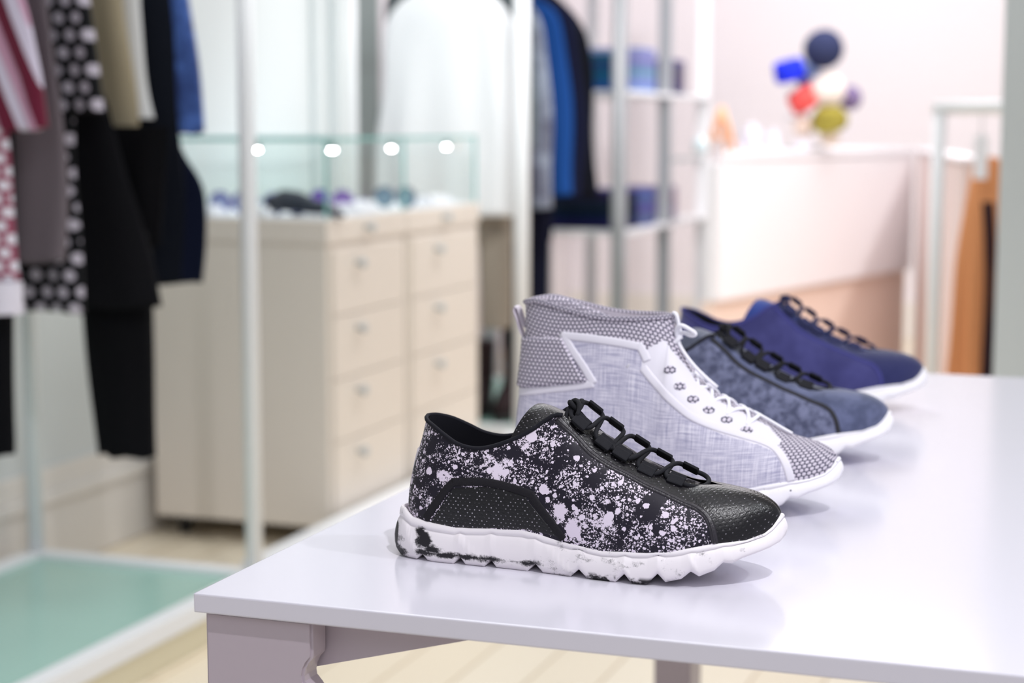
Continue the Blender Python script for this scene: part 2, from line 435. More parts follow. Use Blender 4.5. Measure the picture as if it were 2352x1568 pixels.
def bez(p0, p1, p2, p3, n=14):
    p0, p1, p2, p3 = map(np.array, (p0, p1, p2, p3)); return [tuple(p0 * (1 - t) ** 3 + 3 * p1 * t * (1 - t) ** 2 + 3 * p2 * t * t * (1 - t) + p3 * t ** 3) for t in np.linspace(0, 1, n)]
def tongue(root, st, m, name='tongue', thick=3.2, flute=None):
    """st rows: cx, cz, halfwidth, drop, dx ; an arched leather tongue"""
    D = resample(st, 60); nu = 25; top, bot, U = [], [], []
    for i, (cx, cz, W, dr, dx) in enumerate(D):
        for j in range(nu):
            u = -1 + 2 * j / (nu - 1); x = cx + dx * abs(u) ** 1.8; z = cz - dr * abs(u) ** 2.2; y = W * math.sin(u * math.pi / 2 * .95)
            ed = thick * (1 - abs(u) ** 6 * .7) * min(1, (i + 1.2) / 4)
            top.append((x, y, z)); bot.append((x - ed * .55, y * (1 - ed / 40), z - ed)); U.append((cx * MM * 1.0, u * W * 1.25 * MM + dr * abs(u) * u * MM))
    V = top + bot; o = len(top); F = []; n = len(D)
    for i in range(n - 1):
        for j in range(nu - 1):
            a = i * nu + j; F.append((a, a + 1, a + nu + 1, a + nu)); F.append((o + a, o + a + nu, o + a + nu + 1, o + a + 1))
    for i in range(n - 1):
        for j in (0, nu - 1):
            a = i * nu + j; F.append((a, a + nu, o + a + nu, o + a))
    for i in (0, n - 1):
        for j in range(nu - 1):
            a = i * nu + j; F.append((a, a + 1, o + a + 1, o + a))
    return mesh(name, np.array(V) * MM, F, m, root, uv=U + U)

# low shoe stations: Bx,Bw,Bz, Tx,Tw,Tz, a1,o1,k2,m2,o2
LOW = [
 (13, 0, 34, 26, 0, 110, .40, 1.5, .12, .34, 2.5), (15, 15, 33, 28, 8, 109.5, .40, 1.5, .12, .34, 2.5), (21, 24, 31, 32, 15, 108, .38, 2, .1, .32, 3),
 (33, 30.5, 28, 40, 21, 105, .38, 3, .1, .32, 3.5), (48, 33.5, 26, 51, 26, 99.5, .38, 4, .1, .3, 4), (70, 35, 26, 64, 29, 93.5, .38, 4, .1, .3, 4),
 (95, 36, 28, 81, 30, 91.5, .38, 4, .12, .3, 4), (115, 37, 28, 100, 28.5, 96.5, .4, 4, .14, .3, 4), (135, 39, 26, 120, 25, 106, .4, 4, .2, .28, 4),
 (152, 41.5, 23, 142, 19.5, 120, .42, 3.5, .25, .24, 4), (170, 44, 20, 158, 17, 109, .44, 3, .4, .16, 3), (192, 46.5, 20, 177, 16, 96.5, .46, 2.5, .45, .13, 3),
 (212, 48, 21, 198, 15.5, 85.5, .48, 2, .48, .10, 2.5), (232, 48, 23, 220, 15, 77, .5, 1.5, .5, .08, 2), (250, 45.5, 26, 240, 13, 71, .52, 1, .52, .05, 1.5),
 (266, 41, 29, 254, 8, 70.5, .55, 1, .55, .03, 1), (279, 36, 31, 265, 1, 70, .58, 1, .58, .0, .5), (291, 29.5, 33, 277, 0, 68.6, .6, 1, .6, 0, 0),
 (300, 22, 35, 289, 0, 66.5, .6, 1, .6, 0, 0), (307, 14, 38, 300, 0, 62.5, .6, 1, .6, 0, 0), (311.5, 6.5, 42, 307.5, 0, 57.5, .6, 1, .6, 0, 0), (313, 0, 45, 311.5, 0, 51.5, .6, .6, .5, 0, 0)]
PLAN = [(0, 0), (1, 9), (4, 18), (10, 26), (21, 33), (44, 38), (74, 39), (108, 40), (142, 43.5), (175, 48), (205, 51), (232, 51), (258, 47.5), (280, 39.5), (297, 29), (309, 17), (315.5, 7), (317.5, 0)]
SOLETOP = [(0, 39), (13, 39), (23, 33), (37, 31), (63, 29), (95, 32), (119, 33), (140, 29), (163, 26), (185, 23), (215, 25), (243, 28), (269, 33), (294, 36), (306, 39.5), (311, 43.5), (315, 49), (318, 52)]
SOLEBOT = [(0, 7), (4, 2), (10, .8), (24, .6), (29, .4), (34, 5.5), (39, .8), (44, 0), (62, 0), (67, 6.5), (72, .3), (88, 0), (93, 6.5), (98, .3), (124, 0), (130, 7), (137, .4), (160, 0), (167, 6.5), (174, .2), (197, 0), (204, 7), (210, .6), (222, 1), (230, 9.5), (236, 3.5), (248, 6.5), (255, 12.5), (261, 9), (272, 13.5), (278, 19.5), (284, 18.5), (292, 22.5), (300, 25), (309, 28), (315, 31), (318, 38)]
RIDGES = [(56, 92, 1.1), (132, 166, 1.1), (186, 214, 1.1), (250, 262, .9), (14, 34, 1.2)]
SEAM = [(142, 117), (156, 105.5), (170, 93.5), (185, 85), (199, 79), (214, 72.5), (228, 67.5), (244, 61.5), (255, 58), (263, 53), (268, 45), (270.5, 36), (270.8, 34)]
NEAR_L = [(159, 114), (178, 99), (192, 91.5), (212, 80), (234.5, 73.5)]
FAR_L = [(161.5, 120.5), (178.5, 108.5), (199.5, 96), (217.5, 86.5), (238.5, 77.5)]
def lace_set(root, m_l, m_w, r=1.55):
    geos = []; L = []
    for side, pts in ((-1, NEAR_L), (1, FAR_L)):
        for i, (x, z) in enumerate(pts):
            y = side * (17.5 if i < 4 else 15.5)
            if side > 0: y = 15
            nx, nz = pts[min(i + 1, 4)]; px, pz = pts[max(i - 1, 0)]; a = math.atan2(nz - pz, nx - px)
            ca, sa = math.cos(a), math.sin(a); ax = Vector((ca, 0, sa)); L.append((side, i, Vector((x, y, z)), ax))
            M = Matrix.Translation((x, y, z)) @ Matrix.Rotation(-a, 4, 'Y') @ Matrix.Rotation(R(-38 * side), 4, 'X')
            bm = bmesh.new(); add_box(bm, -6.5, 6.5, -4.2, 4.2, -1.3, 2.4, 1.2)
            add_box(bm, -6.2, 6.2, 2.6, 8.0, -1.6, .6, .6) if side < 0 else add_box(bm, -6.2, 6.2, -8.0, -2.6, -1.6, .6, .6)
            bm.transform(Matrix.Scale(MM, 4) @ M); bmobj('lace_loop', bm, m_w, root, smooth=False)
    P = {(sd, i): (c, ax) for sd, i, c, ax in L}
    def end(sd, i, e, out=6.5): c, ax = P[(sd, i)]; return c + ax * (e * out)
    for i in range(4):
        for sd in (-1, 1):
            a = end(sd, i, 1, 5); b = end(-sd, i + 1, -1, 5); axa = P[(sd, i)][1]; axb = P[(-sd, i + 1)][1]
            lift = Vector((0, 0, 3.2 if sd < 0 else 1.2))
            p = bez(a, a + axa * 10 + Vector((0, -sd * 2.0, 0)) + lift, b - axb * 10 + Vector((0, sd * 2.0, 0)) + lift, b)
            geos.append(tube_geo(p, r, 10))
    for i in range(5):
        for sd in (-1, 1): geos.append(tube_geo([end(sd, i, -1, 5.2), end(sd, i, 0), end(sd, i, 1, 5.2)], r * .9, 8))
    a = end(-1, 4, 1, 5); b = end(1, 4, 1, 5)
    geos.append(tube_geo(bez(a, a + Vector((17, -1, -7)), b + Vector((20, 2, -5)), b, 24), r, 10))
    a = end(-1, 0, -1, 5); b = end(1, 0, -1, 5)
    geos.append(tube_geo(bez(a, a + Vector((-9, 2, 2)), b + Vector((-8, -10, 4)), Vector((152, 0, 125)), 16), r, 10))
    geos.append(tube_geo(bez(b, b + Vector((-6, -3, 4)), Vector((146, -3, 128)), Vector((151, -6, 124)), 16), r, 10))
    # knot
    kn = [Vector((151 + 4.6 * math.cos(t), -2 + 7 * math.sin(t), 125.5 + 2.6 * math.sin(2 * t))) for t in np.linspace(0, 2 * math.pi, 26)]
    geos.append(tube_geo(kn, r, 10))
    geos.append(tube_geo(bez((146, 3, 126), (152, -4, 133), (160, -12, 127), (156, -16, 119)), r, 10))
    geos.append(tube_geo(bez((156, 6, 126), (150, -2, 130), (143, -9, 122), (148, -15, 113)), r, 10))
    V, F = merge(geos); mesh('laces', np.array([tuple(v) for v in V]) * MM, F, m_l, root)

M_black_web = mat('black_webbing', (26, 26, 32), .75, .25, bump=(2500, .35))
M_lining = mat('black_lining', (22, 22, 30), .8, .25)
M_black_trim = mat('black_leather_trim', (30, 25, 34), .38, .6, bump=(500, .25))
M_white_strap = mat('white_leather_strap', (222, 214, 224), .5, .4)
ST_TONGUE = [(250, 69.5, 16, 12, 0), (232, 74.5, 18, 12, 0), (207, 85, 18, 13, 0), (185, 97, 18.5, 14, 0), (165, 107, 20, 15, -1), (148, 115, 22, 17, -4), (134, 121, 24, 20, -8), (124, 124, 24.5, 23, -12), (118, 124, 24, 26, -14)]

def low_shoe(X0, Y, sc, label, kind):
    root = empty('sneaker', (X0, Y, .7602), label, 'shoe', 'shoes lined up on the white table', sc=sc)
    S = Shoe(LOW, root)
    toe_poly = SEAM + [(271, 0), (400, 0), (400, 200), (142, 200)]
    if kind == 'splatter':
        mq, mt, mp, ml, mw, msole, mtrim, mton = splatter_mat(), perforated_mat('perforated_black_leather_toe', (14, 12, 17), a=.0046, r=.085, dot=(165, 160, 170), rough=.30), None, M_black_web, M_black_web, marble_sole_mat(), M_black_trim, perforated_mat('perforated_black_leather_tongue', (20, 18, 22), a=.0042, r=.12, dot=(180, 175, 185))
    elif kind == 'grey':
        mq = mottled_mat('mottled_blue_grey_pony_hair', (70, 74, 98), (118, 122, 150), 110)
        mt = mottled_mat('blue_grey_pony_hair_toe', (72, 78, 106), (96, 102, 134), 50); ml = mw = M_black_web
        msole = mat('white_rubber_sole', (244, 241, 245), .5); mtrim = mat('black_suede_trim', (32, 32, 40), .7); mton = mottled_mat('grey_tongue_leather', (76, 80, 96), (104, 108, 124), 40)
    else:
        mq = mottled_mat('indigo_suede', (54, 54, 104), (68, 68, 122), 25); mt = mottled_mat('navy_mesh_toe', (34, 38, 84), (40, 44, 92), 300, .7)
        ml = mw = mat('navy_lace_cord', (30, 34, 76), .8); msole = mat('white_rubber_outsole', (244, 241, 245), .5); mtrim = mat('navy_suede_trim', (58, 58, 126), .8); mton = mottled_mat('navy_tongue_leather', (44, 60, 124), (52, 70, 140), 30)
    S.split([('toe_cap', mt, toe_poly), ('quarter', mq, None)])
    v, f = S.strip(SEAM, 5.4 if kind == 'splatter' else 4.5, .9, mtrim); v2, f2 = S.strip([(p[0] - .2, p[1] + .1) for p in SEAM], 1.8, 1.5, mtrim)
    V, F = merge([(v, f), (v2, f2)]); mesh('seam_trim', V, F, mtrim, root)
    n0 = int(300 * 9.3 / 21)
    S.lining(0, n0, M_lining)
    # padded collar edge and insole
    T = S.P[:n0, -1]; ring = [tuple(p) for p in T[::-1]] + [(p[0], -p[1], p[2]) for p in T[1:]]
    V, F = tube_geo([Vector(p) * MM for p in ring[::3]], .0017, 8); mesh('collar_edge', V, F, M_lining if kind != 'navy' else mtrim, root)
    ins = [(x, w - 7) for x, w in PLAN[3:12]]; bm = bmesh.new()
    vs = [bm.verts.new((x * MM + .006, -y * MM, .030)) for x, y in ins] + [bm.verts.new((x * MM + .006, y * MM, .030)) for x, y in ins[::-1]]
    bm.faces.new(vs); e = bmesh.ops.extrude_face_region(bm, geom=bm.faces[:]); bmesh.ops.translate(bm, vec=(0, 0, .005), verts=[q for q in e['geom'] if isinstance(q, bmesh.types.BMVert)])
    bmobj('insole', bm, M_lining, root)
    tongue(root, ST_TONGUE, mton)
    if kind == 'splatter':
        pb = perforated_mat('perforated_black_side_leather', (13, 12, 16), a=.0040, r=.13, uv='Object', dot=(190, 185, 195))
        S.panel([(40, 30), (75, 28.5), (107, 31.5), (125, 32), (150, 29)], [(59, 57), (62, 60), (88, 63.5), (105, 62), (121, 58.5), (124, 55)], .5, pb, 'side_panel')
        geos = [S.strip(pth, 6.6, 1.1, None, n=4) for pth in ([(36.5, 33), (44, 43), (52, 54), (60, 63.2), (64, 65)], [(60, 64.3), (76, 66), (92, 66.2), (108, 64), (122, 61), (128, 59)], [(126, 60.5), (131, 54), (141, 43), (149, 34), (154, 28)])]
        mb = mat('black_suede_border', (22, 20, 26), .75, .3, bump=(900, .3))
        for h_ in (0, 1):
            gg = []
            for v, f in geos: nv = len(v) // 2; nf = len(f) // 2; gg.append((v[h_ * nv:(h_ + 1) * nv], [tuple(i - h_ * nv for i in q) for q in f[h_ * nf:(h_ + 1) * nf]]))
            V, F = merge(gg); mesh('panel_border', V, F, mb, root)
        sw = S.hit(30, 70)[0]
        # white strip down the back of the heel
        rows = []
        for z in np.linspace(50, 84, 14):
            xb = float(np.interp(z, S.P[0, :, 2], S.P[0, :, 0])); rows.append([Vector((xb + (abs(a) ** 2) * 3.0 - d, a * 11, z)) for a, d in [(-1, -.6), (-1, .9), (-.6, 1.6), (0, 1.8), (.6, 1.6), (1, .9), (1, -.6), (0, -1)]])
        V, F = loft(rows); mesh('heel_strip', np.array([tuple(v) for v in V]) * MM, F, M_white_strap, root)
    lace_set(root, ml, mw, 1.85)
    sole(root, PLAN, SOLETOP, SOLEBOT, msole, ridges=RIDGES)
    return root

HIGH = [
 (13, 0, 34, 22, 0, 178, .40, -1, .1, .4, -3), (15, 15, 33, 24, 9, 179.5, .40, -1, .1, .4, -3), (21, 24, 31, 30, 17, 181, .38, 0, .1, .36, -1),
 (33, 30.5, 28, 42, 23, 182, .38, 1, .1, .34, 1), (48, 33.5, 26, 60, 26.5, 178, .38, 2, .1, .32, 2), (68, 35, 26, 80, 28, 173.5, .38, 3, .1, .3, 3),
 (90, 36, 28, 100, 28, 170, .38, 3, .1, .3, 3), (110, 37, 28, 120, 25.5, 169, .4, 3, .1, .3, 3), (130, 39, 26, 140, 20, 169.5, .4, 4, .2, .28, 4),
 (148, 41.5, 23, 154, 11, 170, .42, 4, .3, .24, 4), (160, 43.5, 21, 161.5, 0, 169, .42, 4, .5, .2, 4), (170, 44.5, 21, 165, 0, 155, .44, 4, .55, .14, 4),
 (181, 45.5, 22, 172, 0, 137, .46, 3.5, .6, .10, 3), (193, 47, 22, 181, 0, 121, .48, 3, .6, .06, 2), (206, 48, 22, 196, 0, 106, .5, 2, .6, .04, 1),
 (220, 48.5, 23, 215, 0, 94, .52, 1.5, .6, .02, 0), (237, 47.5, 25, 237, 0, 83.5, .54, 1, .6, 0, 0), (253, 45, 27, 256, 0, 75, .56, 1, .6, 0, 0),
 (268, 40.5, 30, 272, 0, 68.5, .58, 1, .6, 0, 0), (282, 34.5, 32, 288, 0, 65, .6, 1, .6, 0, 0), (294, 27, 34, 298, 0, 62, .6, 1, .6, 0, 0), (304, 17.5, 37, 305.5, 0, 58, .6, 1, .6, 0, 0),
 (311, 7, 42, 310.5, 0, 53, .6, 1, .6, 0, 0), (313, 0, 45, 312.5, 0, 50, .6, .6, .5, 0, 0)]
def high_shoe(X0, Y, label):
    root = empty('high_top_sneaker', (X0, Y, .7602), label, 'shoe', 'shoes lined up on the white table')
    S = Shoe(HIGH, root, 330, 90); knit, lin_, white = knit_mat(), linen_mat(), mat('white_trim_leather', (226, 222, 232), .5, .4)
    eye = [(140, 128), (144, 119), (163, 101), (187, 83), (215, 72), (250, 63), (262, 58), (266, 66), (252, 76), (226, 88), (205, 98), (186, 114), (172, 133), (158, 150), (146, 144)]
    hole = []
    linen_poly = [(-10, -10), (-10, 98), (24, 100), (98, 112), (65, 153), (136, 148), (144, 138), (142, 124), (163, 106), (187, 88), (215, 77), (250, 68), (264, 62), (275, 47), (279, 34), (279, -10)]
    S.split([('eyestay', white, eye), ('quarter', lin_, linen_poly), ('knit_sock', knit, None)])
    geos = [S.strip(p, 7.4, .7, None, n=5, lift=.2) for p in ([(65, 152), (82, 151.5), (100, 150), (120, 147.5), (138, 144.5)], [(136, 147), (141, 140), (145, 132)], [(66, 154), (75, 141), (86, 127), (98, 110)], [(98, 110.5), (80, 107), (60, 104), (38, 100), (19, 97)],
        [(142, 126), (150, 117), (163, 105), (175, 95.5), (187, 87), (200, 81), (215, 76), (232, 71.5), (250, 66.5), (262, 61), (270, 53), (275, 44), (278, 34)])]
    V, F = merge(geos); mesh('trim_band', V, F, white, root)
    hp = S.panel([(17, 100), (40, 103), (60, 106), (92, 111)], [(17.5, 147), (30, 148.5), (50, 150), (66, 150)], 3.4, knit, 'heel_panel', 50, 40)
    S.lining(0, int(330 * 10 / 23), M_white_strap)
    n0 = int(330 * 10 / 23); T = S.P[:n0 + 1, -1]; ring = [tuple(p) for p in T[::-1]] + [(p[0], -p[1], p[2]) for p in T[1:]]
    V, F = tube_geo([Vector(p) * MM for p in ring[::3]], .0024, 8)
    acc = [0.0]; sub = ring[::3]
    for a, b in zip(sub[:-1], sub[1:]): acc.append(acc[-1] + math.dist(a, b) * MM)
    mesh('sock_collar', V, F, knit, root, uv=[(acc[i // 8], (i % 8) * .0019) for i in range(len(V))])
    # inner fold of the sock seen over the collar
    fold = []
    for x, z in ((30, 182), (42, 183), (56, 181.5), (70, 177), (84, 172), (96, 168), (108, 164)):
        fold.append([Vector((x + dx, 19 + 3.0 * q, z - 1 + dz)) for q, dx, dz in ((-1, 0, -14), (-1, 0, -2), (0, 0, 0), (1, 0, -2), (1, 0, -14))])
    V, F = loft(fold); mesh('sock_fold', np.array([tuple(v) for v in V]) * MM, F, knit, root, uv=[(v.x * MM, v.z * MM) for v in V])
    # pull tab
    V, F = tube_geo([Vector(p) * MM for p in smooth_path([(22, 0, 143), (17, 0, 152), (14, 0, 162), (11, 0, 170), (12.5, 0, 174), (15.5, 0, 171), (18, 0, 163), (22, 0, 155)], 6)], .0065, 12, rz=.16)
    mesh('pull_tab', V, F, M_white_strap, root)
    # laces
    wl = mat('white_lace_cord', (240, 238, 246), .7); geos = []
    rows = [(163, 146, 12, 134), (170, 136, 15, 126), (180, 122, 17, 112), (192, 110, 18.5, 101), (206, 100, 20, 92), (222, 91.5, 21, 84), (240, 82.5, 21, 76)]
    for i in range(len(rows)):
        x, zc, w_, zs = rows[i]
        for sd in (-1, 1):
            if i < len(rows) - 1:
                x2, zc2, w2, zs2 = rows[i + 1]
                geos.append(tube_geo(bez((x - 6, sd * w_, zs + 1.5), (x + 1, sd * w_ * .4, zc + 5), (x2 - 1, -sd * w2 * .4, zc2 + 5), (x2 - 6, -sd * w2, zs2 + 1.5), 14), 1.7, 8))
    x, zc, w_, zs = rows[-1]; geos.append(tube_geo(bez((x - 6, -w_, zs + 1.5), (x + 4, -w_ * .4, zc + 4), (x + 4, w_ * .4, zc + 4), (x - 6, w_, zs + 1.5), 14), 1.7, 8))
    geos.append(tube_geo(bez((272, -3, 70), (258, -8, 78), (250, 4, 80), (236, 2, 87), 20), 1.5, 8))
    k0 = (166, -3, 150)
    geos.append(tube_geo(bez(k0, (160, -12, 146), (146, -22, 142), (127, -29, 126)), 1.9, 8))
    geos.append(tube_geo(smooth_path([k0, (168, -4, 160), (166, -4, 171), (162.5, -2, 173), (163, 2, 168), (167, 3, 158), (169, 0, 150)], 6), 1.9, 8))
    geos.append(tube_geo(smooth_path([k0, (166, -6, 158), (171, -8, 163), (181, -8, 158.5), (184, -7, 155.5), (180, -6, 154), (172, -4, 156), (167, -2, 151), (168, -2, 146)], 6), 2.0, 8))
    geos.append(tube_geo([Vector((166 + 3.5 * math.cos(t), -3 + 4 * math.sin(t), 150 + 4 * math.sin(t + 1))) for t in np.linspace(0, 6.3, 18)], 2.1, 8))
    geos.append(tube_geo(bez(k0, (174, -12, 138), (184, -8, 124), (204, -4, 108)), 1.8, 8))
    V, F = merge(geos); mesh('laces', np.array([tuple(v) for v in V]) * MM, F, wl, root)
    for i, (x, zc, w_, zs) in enumerate(rows[1:]):
        for sd in (-1,):
            h, n = S.hit(x - 4, zs - 1)
            bm = bmesh.new(); bmesh.ops.create_uvsphere(bm, u_segments=14, v_segments=8, radius=4.6)
            M = Matrix.Translation(h) @ n.to_track_quat('Z', 'Y').to_matrix().to_4x4() @ Matrix.Diagonal((1.25, .85, .16, 1))
            bm.transform(Matrix.Scale(MM, 4) @ M)
            u = bm.loops.layers.uv.new('UVMap')
            for f in bm.faces:
                for l in f.loops: l[u].uv = (l.vert.co.x, l.vert.co.z)
            bmobj('knit_opening', bm, knit, root, smooth=True)
    sole(root, PLAN, SOLETOP, SOLEBOT, speckle_sole_mat(), ridges=RIDGES, heel_in=8)
    return root

low_shoe(-.559, 1.296, 1.0, 'low black leather sneaker splattered with white paint, on a marbled white sole', 'splatter')
high_shoe(-.556, 1.54, 'white and lilac high top sneaker of hexagon knit and linen with white laces')
low_shoe(-.562, 1.795, 1.05, 'mottled blue grey low sneaker with black laces and a dark strip before the toe', 'grey')
low_shoe(-.564, 2.14, 1.04, 'navy and indigo suede low sneaker at the far end of the row', 'navy')

# ------------------------------------------------------------------ room shell
M_floor = mat('pale_maple_boards', (226, 212, 186), .35, .4)
n = N(M_floor); vec, x, y, z = n.coords()
br = n.new('ShaderNodeTexBrick'); mp = n.new('ShaderNodeMapping'); mp.inputs['Rotation'].default_value = (0, 0, R(90)); n.link(vec, mp.inputs[0]); n.link(mp.outputs[0], br.inputs['Vector'])
br.inputs['Scale'].default_value = 1; br.inputs['Brick Width'].default_value = 1.2; br.inputs['Row Height'].default_value = .14; br.inputs['Mortar Size'].default_value = .003
br.inputs['Color1'].default_value = (*lin((234, 223, 202)), 1); br.inputs['Color2'].default_value = (*lin((229, 216, 192)), 1); br.inputs['Mortar'].default_value = (*lin((188, 168, 138)), 1)
n.link(br.outputs['Color'], n.b.inputs['Base Color'])
M_wall = mat('cool_white_wall_paint', (216, 221, 221), .7, .3); M_wall2 = mat('warm_white_wall_paint', (236, 230, 233), .7, .3)
M_trim = mat('white_trim_paint', (232, 228, 222), .5); M_white = mat('white_powder_coat', (236, 238, 240), .35, .5)
M_lac = mat('white_lacquer', (216, 213, 224), .16, .5, bump=(8, .004)); M_lac_shade = mat('white_lacquer_shaded', (186, 174, 184), .3, .5)  # second lacquer is darkened: shade on legs and brackets put into the colour
M_cab = mat('cream_cabinet_lacquer', (226, 218, 208), .4, .4); M_grey = mat('pale_grey_metal', (176, 182, 184), .45)
M_post = mat('shelf_post_grey', (164, 168, 172), .5)
M_dark = mat('dark_rubber', (30, 28, 28), .6); M_teal = mat('green_glass_edge', (120, 188, 184), .2, .6)
M_frost = mat('green_back_painted_glass', (160, 200, 188), .2, .6)
def structure(o): o['kind'] = 'structure'; return o
structure(box('floor', -3.2, 3.2, -1.5, 9.6, -.1, 0, M_floor, bev=0))
structure(box('wall_left', -3.06, -2.54, -1.5, 5.43, 0, 3.1, M_wall, bev=0))
structure(box('wall_alcove', -3.06, -2.96, 5.43, 6.7, 0, 3.1, mat('grey_green_alcove_shade', (138, 148, 146), .8, .2), bev=0))  # shade of the recess is put into this darker wall colour
structure(box('wall_alcove_rear', -3.06, -2.96, 6.7, 9.4, 0, 3.1, M_wall2, bev=0))
structure(box('wall_back', -2.96, 3.2, 9.3, 9.42, 0, 3.1, M_wall2, bev=0))
structure(box('ceiling', -3.06, 3.2, -1.5, 9.42, 3.1, 3.2, M_wall, bev=0))
bm = bmesh.new(); add_box(bm, -2.54, -2.522, -1.5, 5.43, 0, .17, .003); add_box(bm, -2.54, -2.512, -1.5, 5.43, .17, .2, .006); add_box(bm, -2.54, -2.528, -1.5, 5.43, .2, .26, .004)
structure(bmobj('baseboard_left', bm, M_trim))
structure(box('baseboard_back', -2.96, 3.2, 9.275, 9.3, 0, .2, M_trim))
bm = bmesh.new(); add_box(bm, -2.54, -2.50, 5.33, 5.43, .26, 3.1, .004); add_box(bm, -2.54, -2.515, 5.20, 5.24, .26, 3.1, .004)
structure(bmobj('trim_1', bm, M_wall))
structure(box('trim_2', -2.56, -2.35, 4.16 - .0, 4.18, 0, .0001 + .0, M_trim, bev=0)) if False else None

# ------------------------------------------------------------------ display table
t = empty('display_table', (-.27, 1.8, 0), 'white lacquered display table carrying the row of shoes', 'table')
def P(o, root): o.parent = root; o.location = Vector(o.location) - root.location; return o
P(box('tabletop', -.645, .12, 1.114, 2.483, .7455, .76, M_lac, bev=.0012), t)
def leg(x, y, sx, sy, dp=.024):
    # flat sawn leg with a notch and a rounded knee on its inner edge
    prof = [(0, .7455), (.087, .7455), (.087, .722), (.0865, .718), (.083, .714), (.0805, .709), (.0795, .704), (.080, .7), (.0845, .695), (.089, .688), (.0925, .678), (.094, .665), (.093, .645), (.088, .62), (.078, .58), (.066, .52), (.058, .45), (.054, .35), (.052, .2), (.056, .1), (.062, .05), (.066, 0), (0, 0)]
    bm = bmesh.new(); a = [bm.verts.new((x + sx * px, y, pz)) for px, pz in prof]; f = bm.faces.new(a)
    e = bmesh.ops.extrude_face_region(bm, geom=[f]); bmesh.ops.translate(bm, vec=(0, sy * dp, 0), verts=[q for q in e['geom'] if isinstance(q, bmesh.types.BMVert)])
    bmesh.ops.recalc_face_normals(bm, faces=bm.faces)
    es = [q for q in bm.edges if len(q.link_faces) == 2 and any(len(f_.verts) > 10 for f_ in q.link_faces)]
    bmesh.ops.bevel(bm, geom=es, offset=.002, segments=2, affect='EDGES')
    P(bmobj('leg', bm, M_lac_shade), t)
leg(-.639, 1.12, 1, 1); leg(.114, 1.12, -1, 1); leg(-.639, 2.477, 1, -1, .07); leg(.114, 2.477, -1, -1, .07)
for x0, x1 in ((-.60, -.405), (.075, -.12)):
    bm = bmesh.new(); y0 = 1.142
    a = [bm.verts.new(v) for v in ((x0, y0 + .003, .7455), (x1, y0 + .003, .7455), (x0, y0 + .003, .694))]; f = bm.faces.new(a)
    e = bmesh.ops.extrude_face_region(bm, geom=[f]); bmesh.ops.translate(bm, vec=(0, .02, 0), verts=[q for q in e['geom'] if isinstance(q, bmesh.types.BMVert)])
    P(bmobj('corner_bracket', bm, M_lac_shade), t)

# ------------------------------------------------------------------ glass
def glass_mat():
    m = bpy.data.materials.new('clear_glass'); m.use_nodes = True; nt = m.node_tree; nt.nodes.clear()
    o = nt.nodes.new('ShaderNodeOutputMaterial'); mx = nt.nodes.new('ShaderNodeMixShader'); tr = nt.nodes.new('ShaderNodeBsdfTransparent'); gl = nt.nodes.new('ShaderNodeBsdfGlossy')
    fr = nt.nodes.new('ShaderNodeFresnel'); fr.inputs[0].default_value = 1.45; tr.inputs[0].default_value = (.975, .992, .988, 1); gl.inputs['Roughness'].default_value = .02
    ge = nt.nodes.new('ShaderNodeNewGeometry'); iv = nt.nodes.new('ShaderNodeMath'); iv.operation = 'SUBTRACT'; iv.inputs[0].default_value = 1; nt.links.new(ge.outputs['Backfacing'], iv.inputs[1]); ml = nt.nodes.new('ShaderNodeMath'); ml.operation = 'MULTIPLY'; nt.links.new(fr.outputs[0], ml.inputs[0]); nt.links.new(iv.outputs[0], ml.inputs[1]); nt.links.new(ml.outputs[0], mx.inputs[0]); nt.links.new(tr.outputs[0], mx.inputs[1]); nt.links.new(gl.outputs[0], mx.inputs[2]); nt.links.new(mx.outputs[0], o.inputs[0]); return m
M_glass = glass_mat()
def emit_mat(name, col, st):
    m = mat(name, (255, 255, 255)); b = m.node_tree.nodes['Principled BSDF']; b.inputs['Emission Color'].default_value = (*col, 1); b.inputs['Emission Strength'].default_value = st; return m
M_glint = emit_mat('glowing_glint', (1, 1, 1), 60)  # glow stands in for spotlights mirrored in the case glass

